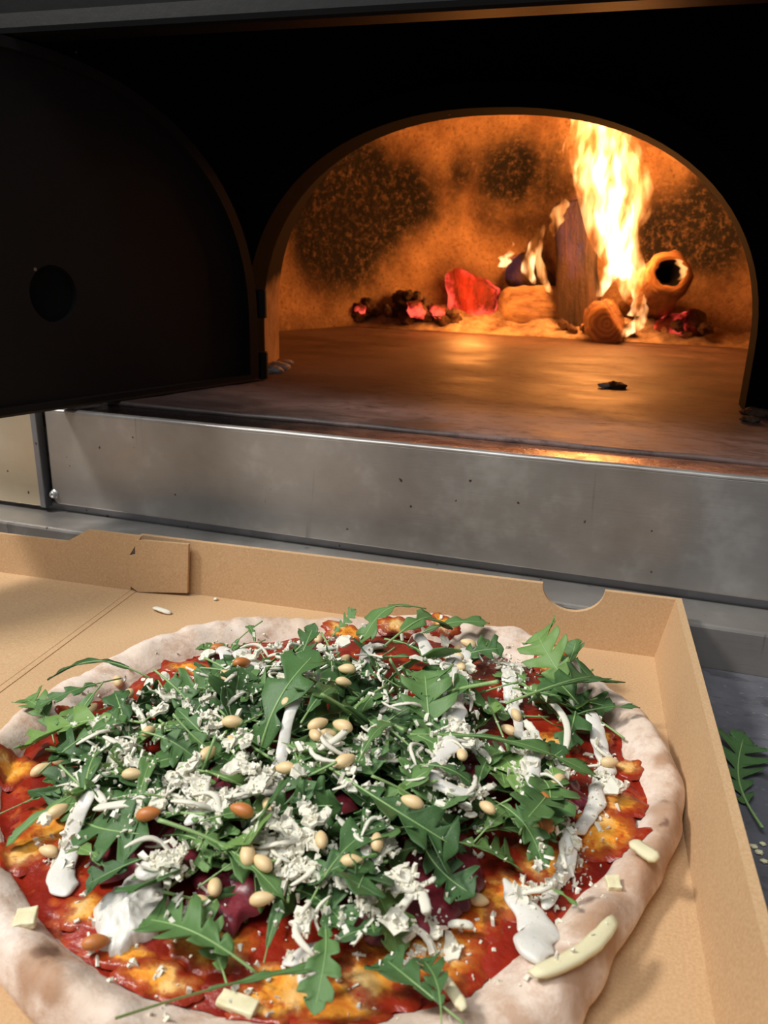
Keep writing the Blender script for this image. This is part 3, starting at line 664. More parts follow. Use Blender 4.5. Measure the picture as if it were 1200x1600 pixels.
# right wall: double sheet, leaning outwards
rw_v = (ZU * wh + bu * 0.0068).normalized()
card('right_wall', [(0.004, 0), (0.0045, wh + 0.0005), (-W - 0.003, wh + 0.0005), (-W, 0)], (TR, bv_, rw_v, bu), 0.0036)
# front wall behind the viewer's edge
FLc = TL - bv_ * W
card('front_wall', [(0, 0), (W, 0), (W + 0.006, wh), (0, wh)], (FLc, bu, (ZU * wh - bv_ * 0.004).normalized(), -bv_), 0.004)
# tuck flap folded in front of the back wall at the hinge corner
tf = TL - bv_ * 0.007 + ZU * 0.0005
card('corner_flap', [(0.002, 0.0), (0.036, 0.002), (0.038, 0.036), (0.002, 0.0365), (0.0015, 0.026), (-0.003, 0.025), (-0.0035, 0.004)], (tf, (bu + bv_ * 0.12).normalized(), bw_v, -bv_))
# lid lies open to the left
card('lid_panel', [(-0.004, 0.0), (-0.004, -W), (-W - 0.004, -W), (-W - 0.004, 0.0)], (TL + ZU * 0.0006 - bv_ * 0.004, bu, bv_, -ZU), 0.0035)
card('lid_hinge', [(0, 0), (-0.005, 0), (-0.005, -W), (0, -W)], (TL + ZU * 0.0004, bu, bv_, -ZU), 0.002)
P0 = TL - bv_ * 0.006 - bu * 0.004
lf_v = (ZU + bv_ * 0.04).normalized()
card('lid_back_flap', [(0, 0), (0.001, 0.026), (0.010, 0.0395), (-0.029, 0.0395), (-0.046, 0.0295), (-0.30, 0.028), (-0.30, 0)], (P0, bu, lf_v, -bv_))

# ------------------------------------------------------------------ pizza
OUT = [(-178, .151), (-168, .152), (-150, .149), (-130, .148), (-113, .147), (-102, .148), (-85, .149), (-65, .150), (-42, .147), (-36, .142), (-27, .1365), (-18, .1365), (-9, .139), (3, .145), (12, .150), (19, .150), (29, .152), (38, .149), (51, .152), (64, .154), (76, .145), (92, .138), (115, .132), (137, .138), (151, .142), (161, .144), (173, .146)]
INN = [(-173, .126), (-166, .133), (-156, .136), (-132, .131), (-122, .129), (-113, .129), (-99, .128), (-85, .126), (-70, .125), (-56, .124), (-49, .122), (-39, .119), (-31, .118), (-24, .117), (-13, .121), (-3, .127), (5, .131), (12, .130), (19, .130), (29, .131), (41, .128), (54, .131), (62, .127), (75, .119), (89, .116), (111, .109), (129, .111), (147, .114), (166, .119)]
def per(tab, deg):
    deg = (deg + 180) % 360 - 180; T_ = [(tab[-1][0] - 360, tab[-1][1])] + tab + [(tab[0][0] + 360, tab[0][1])]
    for (a, ra), (b, rb) in zip(T_, T_[1:]):
        if a <= deg <= b:
            f = (deg - a) / (b - a); f = f * f * (3 - 2 * f); return ra + (rb - ra) * f
def pz_surface(x, y):
    dx, dy = x - CX, y - CY; r = math.hypot(dx, dy); a = math.degrees(math.atan2(dy, dx)); ri = per(INN, a); ro = per(OUT, a)
    base = 0.0095 + 0.0010 * fbm(x, y, 0, 28)
    if r <= ri: return base
    if r >= ro: return 0.0
    u = (r - ri) / (ro - ri); hgt = 0.0075 * (1 + 0.6 * fbm(math.cos(math.radians(a)) * 1.5, math.sin(math.radians(a)) * 1.5, 3, 2.5))
    h = math.sin(min(1, u / 0.62) * PI / 2) if u < 0.62 else math.sqrt(max(0, 1 - ((u - 0.62) / 0.38) ** 2))
    zt = base + hgt * h
    if u > 0.62: zt = 0.006 + (zt - 0.006) * h + 0.0
    return zt + 0.0009 * fbm(x, y, 0, 60)
pizza = empty('pizza', (CX, CY, 0.0)); tag(pizza, 'baked pizza with tomato, melted cheese and floury crust in the cardboard box', 'pizza')
NA = 300; rows = []; bm = bmesh.new()
for s_ in [0.0] + [0.2, 0.5, 0.8, 0.9, 0.96]:
    row = []
    for i in range(NA):
        a = 2 * PI * i / NA; ri = per(INN, math.degrees(a)); r = ri * s_; x, y = CX + r * math.cos(a), CY + r * math.sin(a)
        row.append(bm.verts.new((x, y, 0.0075)) if s_ < 0.99 else None)
    rows.append(row)
for u in [k / 22 for k in range(23)]:
    row = []
    for i in range(NA):
        a = 2 * PI * i / NA; dg = math.degrees(a); ri, ro = per(INN, dg), per(OUT, dg); r = ri + (ro - ri) * (u if u < 0.995 else 0.9985); x, y = CX + r * math.cos(a), CY + r * math.sin(a)
        row.append(bm.verts.new((x, y, pz_surface(x, y) - (0.001 if u == 0 else 0))))
    rows.append(row)
for s_, z in ((0.992, 0.003), (0.97, 0.0010), (0.93, 0.0004), (0.5, 0.0004)):
    rows.append([bm.verts.new((CX + per(OUT, 360 * i / NA) * s_ * math.cos(2 * PI * i / NA), CY + per(OUT, 360 * i / NA) * s_ * math.sin(2 * PI * i / NA), z)) for i in range(NA)])
for a_, b_ in zip(rows, rows[1:]):
    for i in range(NA): bm.faces.new((a_[i], a_[(i + 1) % NA], b_[(i + 1) % NA], b_[i]))
bm.faces.new(rows[-1]); bmesh.ops.remove_doubles(bm, verts=bm.verts, dist=1e-6); bmesh.ops.recalc_face_normals(bm, faces=bm.faces)
under(from_bm('crust', bm, MAT['dough']), pizza)
# tomato layer
bm = bmesh.new(); rows = []
for k in range(41):
    row = []
    for i in range(NA):
        a = 2 * PI * i / NA; ri = per(INN, math.degrees(a)) * (1.005 + 0.03 * fbm(math.cos(a) * 3, math.sin(a) * 3, 9, 2.4)); r = ri * (k + 0.02) / 40; x, y = CX + r * math.cos(a), CY + r * math.sin(a)
        z = pz_surface(x, y) + 0.0012 * (1 if k < 39 else -0.6) + 0.0006 * fbm(x, y, 5, 90); row.append(bm.verts.new((x, y, z)))
    rows.append(row)
for a_, b_ in zip(rows, rows[1:]):
    for i in range(NA): bm.faces.new((a_[i], b_[i], b_[(i + 1) % NA], a_[(i + 1) % NA]))
under(from_bm('tomato_sauce', bm, MAT['sauce']), pizza)
# melted cheese pools
def pool(name, px, py, r, seed, mat, h=0.0016, asp=1.0, parent=None, zf=None, rough=0.55, rot=0.0, zc=0.011, P=None, N=48, NRr=9):
    P = P or on_z(px, py, zc); bm = bmesh.new(); rows = []
    zf = zf or (lambda x, y: pz_surface(x, y) + 0.0012)
    for k in range(NRr + 1):
        t = (k + 0.05) / (NRr + 0.05); row = []
        for i in range(N):
            a = 2 * PI * i / N; rr = r * (1 + rough * fbm(math.cos(a), math.sin(a), seed * 2.7, 1.7, 4)) * t
            u, v = rr * math.cos(a) * asp, rr * math.sin(a) / asp; x = P.x + u * math.cos(rot) - v * math.sin(rot); y = P.y + u * math.sin(rot) + v * math.cos(rot)
            z = zf(x, y) + h * (math.sqrt(max(0, 1 - t * t)) * (1 + 0.6 * fbm(x, y, seed, 130)) - (0.9 if k == NRr else 0)); row.append(bm.verts.new((x, y, z)))
        rows.append(row)
    for a_, b_ in zip(rows, rows[1:]):
        for i in range(N): bm.faces.new((a_[i], b_[i], b_[(i + 1) % N], a_[(i + 1) % N]))
    bm.faces.new(rows[0][::1]); bmesh.ops.recalc_face_normals(bm, faces=bm.faces)
    o = from_bm(name, bm, mat)
    if name == 'melted_cheese':
        at = o.data.attributes.new('thinness', 'FLOAT', 'POINT')
        for q, v in enumerate(at.data): v.value = (q // N) / NRr
    return under(o, parent) if parent else o
for k, (px, py, r, asp) in enumerate([(110, 1290, .017, 1.3), (40, 1330, .010, 1), (135, 1425, .008, 1.1), (655, 1475, .017, 1.5), (720, 1420, .014, 1.2), (590, 1530, .012, 1.4), (940, 1300, .014, 1.0), (970, 1255, .008, 1.0), (870, 1160, .009, 1.3),
                                    (300, 1045, .010, 1.9), (860, 1040, .008, 1.0), (540, 990, .010, 2.0), (620, 985, .009, 2.0), (450, 1545, .013, 1.8), (330, 1475, .012, 1.4), (20, 1205, .009, 1.2), (850, 1340, .012, 1), (250, 1530, .009, 1.8),
                                    (940, 1150, .006, 1.0), (120, 1120, .006, 1.6), (520, 1570, .012, 1.6), (410, 1570, .008, 1.8), (800, 1400, .012, 1.2), (980, 1200, .006, 1), (690, 990, .007, 1.8), (195, 1490, .007, 1.6)]):
    pool('melted_cheese', px, py, r * 1.15, k, MAT['melt'], 0.0010, math.sqrt(asp), pizza, None, 0.30)

# ------------------------------------------------------------------ heap of greens: height field the toppings lie on
def heap(x, y):
    r = math.hypot((x - (-0.108)) / 1.02, (y - 0.262)) / 0.118
    if r >= 1: return 0.0
    return 0.026 * (1 - r * r) ** 1.15
def surf(x, y): return pz_surface(x, y) + 0.0015 + heap(x, y)
def hit(px, py, f=None, lift=0.0):
    """where the line of sight meets the pile"""
    f = f or surf; d = ray(px, py).normalized(); t = max(0.05, (0.048 - EYE.z) / d.z)
    while t < 1.0:
        P = EYE + d * t
        if P.z <= f(P.x, P.y) + lift: return P
        t += 0.0008
    return on_z(px, py, 0)

# cured beef slices under the leaves
for k, (px, py, r, asp, lb) in enumerate([(340, 1195, .017, 1.2, 'dark red cured beef slice left of the pile middle'), (470, 1245, .018, 1.2, 'cured beef slice under the leaves at the pile middle'), (250, 1320, .018, 1.4, 'cured beef slice behind the large dressing pool'),
        (640, 1395, .018, 1.4, 'shiny purple cured beef slice at the front, under grated cheese'), (770, 1185, .015, 1.5, 'cured beef slice under leaves at the right of the pile'), (360, 1385, .013, 1.2, 'curled purple cured beef slice beside two pine nuts'), (560, 1150, .018, 1.4, 'cured beef slice beneath the upper middle leaves'),
        (690, 1340, .016, 1.2, 'cured beef slice peeking out at the front right of the pile'), (480, 1015, .012, 1.8, 'cured beef slice at the back edge of the pile'), (880, 1240, .010, 1.0, 'small cured beef slice near the right dressing streak')]):
    hf = lambda x, y: pz_surface(x, y) + 0.002 + heap(x, y) * 0.55 + 0.0012 * fbm(x, y, 2, 60)
    P = hit(px, py, hf)
    o = pool('cured_beef_slice', 0, 0, r, 60 + k, MAT['beef'], 0.0022, math.sqrt(asp), None, hf, 0.35, 0.3 * k, P=P, N=56)
    tag(o, lb, 'cured meat', 'cured beef slices under the rocket')

# rocket leaves
def leaf_mesh(seed, lobes, width, slim=0.22, start=0.22, curl=0.10, cup=0.18, cut=0.95):
    """a lobed leaf of length 1 along +x; returns blade and stalk meshes"""
    rnd = random.Random(seed); N = 66; pw = rnd.choice((1.0, 1.4, 1.8, 2.2)) if lobes > 2 else 0.65; vs, fs = [], []
    ph = [rnd.uniform(0, 0.5), rnd.uniform(0, 0.5)]; amp = [[rnd.uniform(0.75, 1.15) for _ in range(lobes + 2)] for _ in range(2)]
    tw = rnd.uniform(-0.6, 0.6); sb = rnd.uniform(-0.10, 0.10); cz = rnd.uniform(0.5, 1.3) * curl * rnd.choice((1, 1, -0.6))
    def spine(t): return Vector((t, sb * math.sin(t * PI), cz * math.sin(t * PI * 0.95)))
    for k in range(N + 1):
        t = start + (1 - start) * k / N; s = (t - start) / (1 - start)
        env = width * (0.25 + 0.75 * math.sin(min(1, s * 1.25) * PI / 2)) * (math.sin(min(1, (1 - s) / 0.26) * PI / 2) ** 0.8 if s > 0.74 else 1)
        row = []
        c = spine(t); ax = (spine(t + 0.01) - spine(t - 0.01)).normalized(); side = Vector((-ax.y, ax.x, 0)).normalized(); up = ax.cross(side)
        th = tw * (s - 0.4); side, up = side * math.cos(th) + up * math.sin(th), up * math.cos(th) - side * math.sin(th)
        for sd in (1, -1):
            q = s * lobes * 0.94 + ph[0 if sd > 0 else 1]; li = int(q); f = q - li
            wv = min(1, 1.3 * math.sin(f * PI) ** pw); lob = slim + (1 - slim) * wv
            if s > 0.72: lob = max(lob, min(1, (s - 0.72) * 6 + 0.1) * 0.8)
            lob = 1 - (1 - lob) * cut
            w_ = env * lob * amp[0 if sd > 0 else 1][li]; fwd = w_ * (0.45 if s < 0.85 else 0.1)
            for fr in (1.0, 0.55):
                wz = cup * w_ * fr * fr + 0.012 * math.sin(s * 17 + seed + sd) * fr
                row.append(c + side * sd * w_ * fr + ax * fwd * fr ** 1.5 + up * wz)
        vs += [row[0], row[1], c + up * 0.0, row[3], row[2]]
    for k in range(N):
        for i in range(4):
            a = k * 5 + i; fs.append((a, a + 5, a + 6, a + 1))
    me = bpy.data.meshes.new('leaf_blade'); me.from_pydata([tuple(v) for v in vs], [], fs); me.materials.append(MAT['leaf']); me.shade_smooth()
    # stalk and midrib: tapered round stem
    vs, fs = [], []; K = 20
    for k in range(K + 1):
        t = 0.0 + 0.93 * k / K; c = spine(t) + Vector((0, 0, 0.004)); r = 0.0115 * (1 - 0.8 * t) + 0.0015
        if t < start: c = c + Vector((0, 0, -0.0))
        for a in range(7): vs.append((c.x, c.y + r * math.cos(2 * PI * a / 7), c.z + r * math.sin(2 * PI * a / 7)))
    for k in range(K):
        for a in range(7): b = (a + 1) % 7; fs.append((k * 7 + a, k * 7 + b, k * 7 + 7 + b, k * 7 + 7 + a))
    fs += [tuple(range(7))[::-1], tuple(range(K * 7, K * 7 + 7))]
    ms_ = bpy.data.meshes.new('leaf_stalk'); ms_.from_pydata(vs, [], fs); ms_.materials.append(MAT['stalk']); ms_.shade_smooth()
    return me, ms_
VAR = []
specs = [(4, .24, .14, .22), (5, .21, .12, .2), (3, .20, .20, .2), (4, .27, .10, .25), (3, .13, .40, .15), (5, .24, .10, .2), (4, .20, .16, .3), (2, .14, .5, .2), (6, .22, .10, .25), (3, .24, .14, .3), (4, .15, .16, .12), (1, .12, .95, .25), (2, .10, .7, .4), (5, .26, .10, .2)]
for k, (lo, wd, sl, st) in enumerate(specs):
    VAR.append(leaf_mesh(k + 1, lo, wd, sl, st, 0.10 + 0.05 * (k % 3), 0.15 + 0.2 * (k % 2)))
PROTO = []
for me, ms_ in VAR:
    o = bpy.data.objects.new('rocket_leaf', me); s_ = bpy.data.objects.new('stalk', ms_)
    md = o.modifiers.new('thickness', 'SOLIDIFY'); md.thickness = 0.006; md.offset = 0
    PROTO.append((o, s_))
USED = [False] * len(PROTO)
def put_leaf(k, P, Q, roll=0.0, lift=0.0, label=None, group=None, wide=1.0):
    o, s_ = PROTO[k]
    if USED[k]: o = o.copy(); s_ = s_.copy()
    USED[k] = True
    COL.objects.link(o); COL.objects.link(s_); s_.parent = o
    P, Q = Vector(P), Vector(Q); d = Q - P; L = d.length; ax = d.normalized(); side = ZU.cross(ax).normalized(); up = ax.cross(side)
    Rm = Matrix((ax, side, up)).transposed() @ Matrix.Rotation(roll, 3, 'X')
    o.rotation_euler = Rm.to_euler(); o.scale = (L, L * wide, L * min(1.2, max(0.8, wide))); o.location = P + ZU * lift
    tag(o, label, 'rocket leaf', group)
    return o
def facing(A, B_):
    a, b = project(A), project(B_); dx, dy = b[0] - a[0], (b[1] - a[1]) * 1.4
    return ('right' if dx > 0 else 'left') if abs(dx) > abs(dy) else ('towards the viewer' if dy > 0 else 'towards the oven')
def zone(px, py):
    v = 'back' if py < 1085 else ('middle' if py < 1290 else 'front')
    h = 'left' if px < 330 else ('centre' if px < 660 else 'right')
    return {('back', 'left'): 'back left', ('back', 'centre'): 'back middle', ('back', 'right'): 'back right', ('middle', 'left'): 'left side', ('middle', 'centre'): 'very middle', ('middle', 'right'): 'right side',
            ('front', 'left'): 'front left', ('front', 'centre'): 'front middle', ('front', 'right'): 'front right'}[(v, h)]
# pile outline in the photograph, used only to know how far the greens reach
PILE = [(60, 1185), (40, 1130), (130, 1095), (210, 1070), (310, 1040), (350, 1000), (480, 990), (600, 990), (700, 1010), (800, 1040), (880, 1060), (950, 1100), (930, 1160), (890, 1200), (900, 1260), (850, 1330), (760, 1340), (700, 1330), (620, 1370), (560, 1440), (450, 1440), (330, 1400), (200, 1350), (130, 1300), (60, 1260)]
def inside(x, y, poly):
    c = False; n = len(poly)
    for i in range(n):
        (x0, y0), (x1, y1) = poly[i], poly[i - 1]
        if (y0 > y) != (y1 > y) and x < (x1 - x0) * (y - y0) / (y1 - y0) + x0: c = not c
    return c
cnt = 0; tries = 0
while cnt < 258 and tries < 12000:
    tries += 1
    px, py = random.uniform(40, 950), random.uniform(990, 1450)
    if not inside(px, py, PILE): continue
    # nearer parts of the picture cover fewer square centimetres
    if random.random() > ((1500 - py) / 520) ** 1.1 + 0.36: continue
    P = hit(px, py); L = random.uniform(0.027, 0.048); a = random.uniform(0, 2 * PI)
    d = Vector((math.cos(a), math.sin(a), 0)) * L / 2
    A, Bq = P - d, P + d; lv = random.random()
    za = pz_surface(P.x, P.y) + 0.002 + heap(P.x, P.y) * (0.25 + 0.8 * lv)
    tilt = random.gauss(0, 0.009)
    qa = project((A.x, A.y, za)); qb = project((Bq.x, Bq.y, za))
    if not inside(qa[0], qa[1], PILE) or not inside(qb[0], qb[1], PILE): 
        if random.random() > 0.12: continue
    A.z = max(pz_surface(A.x, A.y) + 0.003, za - tilt); Bq.z = max(pz_surface(Bq.x, Bq.y) + 0.003, za + tilt)
    z_ = zone(px, py)
    kv = random.randrange(len(PROTO)); lf_ = put_leaf(kv, A, Bq, random.gauss(0, 0.55), 0, None, None, random.uniform(0.85, 1.2))
    REG.append((lf_, LOOK[kv] + ' pointing ' + facing(A, Bq) + ', ' + near(px, py), 'rocket leaf', 'rocket leaves tangled in the pile', px))
    cnt += 1
# leaves one can pick out: stalk end, tip, variant, roll, lift, width, label
HAND = [
 (505, 1012, 556, 952, 8, .1, .003, .95, 'frilly rocket leaf standing out over the back crust'),
 (645, 996, 765, 976, 4, .2, .004, 1.0, 'slim rocket leaf lying on the back crust, right of the frilly one'),
 (600, 1010, 690, 985, 2, .2, .004, 1.1, 'small bright rocket leaf at the back edge beside the slim one'),
 (415, 1000, 305, 1012, 5, .1, .003, 1.0, 'rocket leaf reaching left over the back left crust'),
 (400, 1010, 388, 978, 4, .1, .003, 1.2, 'tiny rocket leaf standing up at the back left edge'),
 (235, 1060, 75, 1068, 2, .2, .006, .7, 'long stalked rocket leaf hanging over the left crust'),
 (190, 1060, 52, 1108, 6, -.2, .008, .8, 'curved rocket leaf lowest over the left crust'),
 (225, 1130, 35, 1175, 3, 0, .004, 1.0, 'broad rocket leaf on the tomato at the far left'),
 (0, 1272, 120, 1215, 8, 0, .002, .8, 'rocket leaf entering from the left edge by two pine nuts'),
 (130, 1235, 10, 1325, 7, .2, .002, .9, 'dark rocket leaf drooping over the melted cheese at far left'),
 (870, 1130, 1000, 1108, 10, 0, .003, .35, 'thin rocket stalk poking out over the right crust'),
 (800, 1075, 960, 1105, 8, .1, .007, 1.0, 'bushy rocket leaf at the right end of the pile'),
 (790, 1100, 930, 1060, 3, -.1, .008, 1.0, 'broad rocket leaf at the upper right end of the pile'),
 (640, 1150, 935, 1222, 10, 0, .006, .40, 'long rocket stalk running across the right of the pile'),
 (515, 1200, 715, 1330, 3, 0, .007, .95, 'large lobed rocket leaf with thick pale midrib at the middle'),
 (640, 1275, 742, 1398, 5, .1, .006, 1.2, 'large dark rocket leaf drooping at the front right of the pile'),
 (620, 1330, 480, 1385, 1, .1, .006, .9, 'rocket leaf below the middle pointing towards the front'),
 (480, 1420, 600, 1285, 9, 0, .008, .9, 'upright lobed rocket leaf right of the grated cheese heap'),
 (365, 1340, 452, 1215, 12, 0, .011, .45, 'pale yellow green rocket stalk lying across the pile'),
 (315, 1310, 445, 1410, 4, 0, .008, .8, 'long narrow rocket leaf running down to the grated cheese'),
 (175, 1370, 110, 1330, 2, 0, .003, .9, 'small rocket leaf behind the large dressing pool'),
 (255, 1330, 135, 1385, 9, .1, .004, 1.1, 'rocket leaf left of the large dressing pool'),
 (400, 1520, 225, 1440, 13, .1, .005, 1.15, 'large feathery rocket leaf at the front left'),
 (355, 1540, 300, 1410, 5, -.1, .006, 1.2, 'rocket leaf pointing up behind the feathery front leaf'),
 (180, 1592, 520, 1512, 12, 0, .006, .28, 'very long rocket stalk curving along the front crust'),
 (412, 1505, 440, 1405, 11, .2, .010, 1.1, 'bright green folded rocket leaf at the front'),
 (480, 1500, 600, 1450, 4, .1, .006, 1.1, 'dark rocket leaf lying right of the bright folded leaf'),
 (505, 1430, 490, 1590, 1, 0, .005, .9, 'rocket leaf pointing at the viewer near the front middle'),
 (725, 1600, 600, 1500, 9, .1, .006, 1.1, 'rocket leaf at the very front above the bottom edge'),
 (690, 1610, 660, 1500, 3, -.1, .008, .9, 'rocket leaf crossing the front most one by the bottom edge'),
 (745, 1300, 890, 1290, 8, 0, .005, 1.1, 'frilly rocket leaf on the melted cheese at the right front'),
 (770, 1250, 850, 1360, 1, .1, .004, 1.0, 'rocket leaf between the two right dressing streaks'),
 (850, 1170, 870, 1260, 6, .1, .006, 1.2, 'dark rocket leaf beside the right dressing streak'),
 (840, 1385, 905, 1420, 4, 0, .002, .5, 'thin rocket sprig beside the front right dressing'),
 (470, 1130, 520, 1075, 7, .1, .010, 1.5, 'smooth round rocket leaf at the upper middle of the pile'),
 (440, 1160, 500, 1165, 11, .2, .009, 1.5, 'folded rocket leaf left of the middle pine nuts'),
 (655, 1195, 740, 1230, 4, .1, .009, 1.3, 'dark rocket leaf under the tall dressing streak'),
 (210, 1280, 240, 1180, 7, 0, .007, 1.0, 'smooth rocket leaf standing at the left of the pile'),
 (560, 1190, 610, 1130, 4, 0, .010, 1.1, 'narrow rocket leaf in the upper middle right of the pine nuts'),
 (60, 1210, 200, 1120, 6, 0, .007, .8, 'rocket leaf lying across the left end of the pile'),
]
for ax_, ay_, bx_, by_, k, ro, lf, wd, lb in HAND:
    P, Q = hit(ax_, ay_, None, lf), hit(bx_, by_, None, lf)
    if 'standing' in lb and by_ < 980: Q = on_y(bx_, by_, P.y + 0.012)
    put_leaf(k, P, Q, ro, 0, lb, 'rocket leaves that stand out', wd * 0.85)
P, Q = on_z(1190, 1300, CZ + 0.002), on_z(1163, 1150, CZ + 0.004)
put_leaf(8, P, Q, 0, 0.002, 'fallen rocket leaf on the dark worktop right of the box', None, 0.8)

bpy.context.view_layer.update()
def drop(x, y, default=None):
    dg = bpy.context.evaluated_depsgraph_get()
    ok, loc, nor, i, ob, mt = SC.ray_cast(dg, Vector((x, y, 0.09)), Vector((0, 0, -1)))
    return loc.z if ok else (default if default is not None else 0.0)
def dropmax(x, y, r=0.002):
    return min(surf(x, y) + 0.007, sorted(drop(x + dx * r, y + dy * r) for dx, dy in ((0, 0), (1, 0), (-1, 0), (0, 1), (0, -1)))[3])

# ------------------------------------------------------------------ dressing
def streak(pts, label, seed):
    """pts = (px, py, width px): a lumpy bead of dressing draped over what lies under it"""
    W_ = [(hit(px, py), w_) for px, py, w_ in pts]; path = []
    for (A, wa), (Bp, wb) in zip(W_, W_[1:]):
        n = max(2, int((Bp - A).length / 0.0016))
        for i in range(n): f = i / n; path.append((A.lerp(Bp, f), wa + (wb - wa) * f))
    path.append(W_[-1]); zs = [dropmax(p.x, p.y, 0.003) for p, _ in path]
    zs = [sorted(zs[max(0, i - 3):i + 4])[-3:][0] for i in range(len(zs))]; zs = [sum(zs[max(0, i - 3):i + 4]) / len(zs[max(0, i - 3):i + 4]) for i in range(len(zs))]
    bm = bmesh.new(); rows = []; NC = 14
    for i, (p, w_) in enumerate(path):
        q = path[min(i + 1, len(path) - 1)][0] - path[max(i - 1, 0)][0]; q.z = 0; q = q.normalized() if q.length > 0 else Vector((1, 0, 0)); s_ = Vector((-q.y, q.x, 0))
        r = 1.15 * w_ / 2 / F_PX * (p - EYE).dot(FW); e = min(1, (i + 0.35) / 2.5, (len(path) - 0.65 - i) / 2.5); r *= max(0.15, e) ** 0.5
        c = Vector((p.x, p.y, zs[i])) + s_ * r * 0.5 * noise.noise(Vector((i * 0.25, seed * 5.1, 0)))
        row = []
        for a in range(NC):
            th = 2 * PI * a / NC; rr = r * (1.1 + 0.55 * noise.fractal(Vector((math.cos(th) * 0.8 + seed * 3, math.sin(th) * 0.8, i * 0.22)), 0.9, 2.0, 2))
            row.append(bm.verts.new(c + s_ * rr * math.cos(th) + ZU * (min(rr, 0.0035) * 0.5 * math.sin(th) + 0.0014)))
        rows.append(row)
    for a_, b_ in zip(rows, rows[1:]):
        for i in range(NC): bm.faces.new((a_[i], a_[(i + 1) % NC], b_[(i + 1) % NC], b_[i]))
    bm.faces.new(rows[0][::-1]); bm.faces.new(rows[-1]); bmesh.ops.recalc_face_normals(bm, faces=bm.faces)
    o = from_bm('dressing_streak', bm, MAT['dressing']); md = o.modifiers.new('smooth', 'SUBSURF'); md.levels = 1; md.render_levels = 1
    tag(o, label, 'dressing', 'white dressing drizzled over the pizza'); return o
STREAKS = [
 ([(452, 1075, 24), (470, 1095, 20), (462, 1120, 18), (447, 1150, 16), (437, 1185, 14), (440, 1205, 14), (418, 1228, 20), (400, 1250, 18)], 'white dressing streak down the pile, left of centre'),
 ([(712, 1050, 22), (700, 1085, 26), (706, 1125, 26), (712, 1160, 24), (700, 1195, 22), (680, 1222, 18), (672, 1245, 20), (700, 1262, 18), (740, 1275, 16)], 'thick white dressing streak down the pile, right of centre'),
 ([(790, 1045, 18), (800, 1085, 18), (808, 1120, 12), (820, 1155, 16), (828, 1195, 18), (832, 1230, 18), (828, 1262, 14)], 'thin white dressing streak over the right of the pile'),
 ([(918, 1135, 14), (935, 1165, 20), (948, 1200, 22), (938, 1235, 22), (920, 1270, 20), (905, 1300, 16), (890, 1325, 18), (880, 1360, 20), (862, 1395, 18), (850, 1425, 16)], 'long dressing streak along the right edge beside the crust'),
 ([(790, 1355, 12), (798, 1390, 24), (820, 1420, 34), (845, 1455, 48), (838, 1490, 44), (846, 1505, 20)], 'dressing streak ending in a thick blob at the front right'),
 ([(158, 1255, 18), (135, 1285, 20), (112, 1315, 24), (98, 1345, 28), (98, 1380, 34), (104, 1392, 20)], 'dressing dribble over tomato at the far left front'),
 ([(580, 1330, 14), (570, 1360, 26), (555, 1390, 20), (545, 1415, 14)], 'short dressing streak right of the grated cheese heap'),
 ([(440, 1495, 18), (470, 1480, 24), (500, 1460, 22), (480, 1520, 20), (470, 1545, 16)], 'ragged dressing patch at the front, below the cheese heap'),
 ([(345, 1015, 18), (390, 1035, 22), (440, 1040, 24), (500, 1030, 22), (560, 1025, 18), (600, 1010, 14)], 'dressing streak along the back of the pile'),
 ([(290, 1320, 18), (320, 1290, 18), (350, 1275, 22), (385, 1250, 20), (410, 1225, 14)], 'dressing streak from the large pool to the middle'),
 ([(648, 1275, 20), (640, 1290, 24), (632, 1278, 16)], 'small white dressing blob near the large middle leaf'),
 ([(640, 1010, 14), (680, 1040, 18), (712, 1045, 26), (745, 1035, 22)], 'dressing patch beside four pine nuts at the back right'),
 ([(300, 1275, 12), (290, 1250, 10), (300, 1215, 12), (312, 1185, 8)], 'thin dressing thread left of the beef slice'),
 ([(845, 1285, 14), (850, 1310, 18), (848, 1320, 12)], 'dressing drop under the toasted nut at right'),
]
for k, (pts, lb) in enumerate(STREAKS): streak(pts, lb, k + 1)
# the large pool at the front left
Pp = hit(205, 1415)
flat = lambda x, y: pz_surface(x, y) + 0.0022 + heap(x, y) * 0.35
Pp = hit(205, 1425, flat); o = pool('dressing_pool', 0, 0, 0.0125, 201, MAT['dressing'], 0.0040, 0.85, None, flat, 0.35, 0.15, P=Pp, N=64, NRr=14); tag(o, 'largest pool of white dressing, dripping at the front left', 'dressing')
streak([(290, 1340, 24), (260, 1352, 30), (235, 1372, 34), (222, 1395, 30)], 'broad dressing tail behind the largest pool at front left', 33)
bpy.context.view_layer.update()

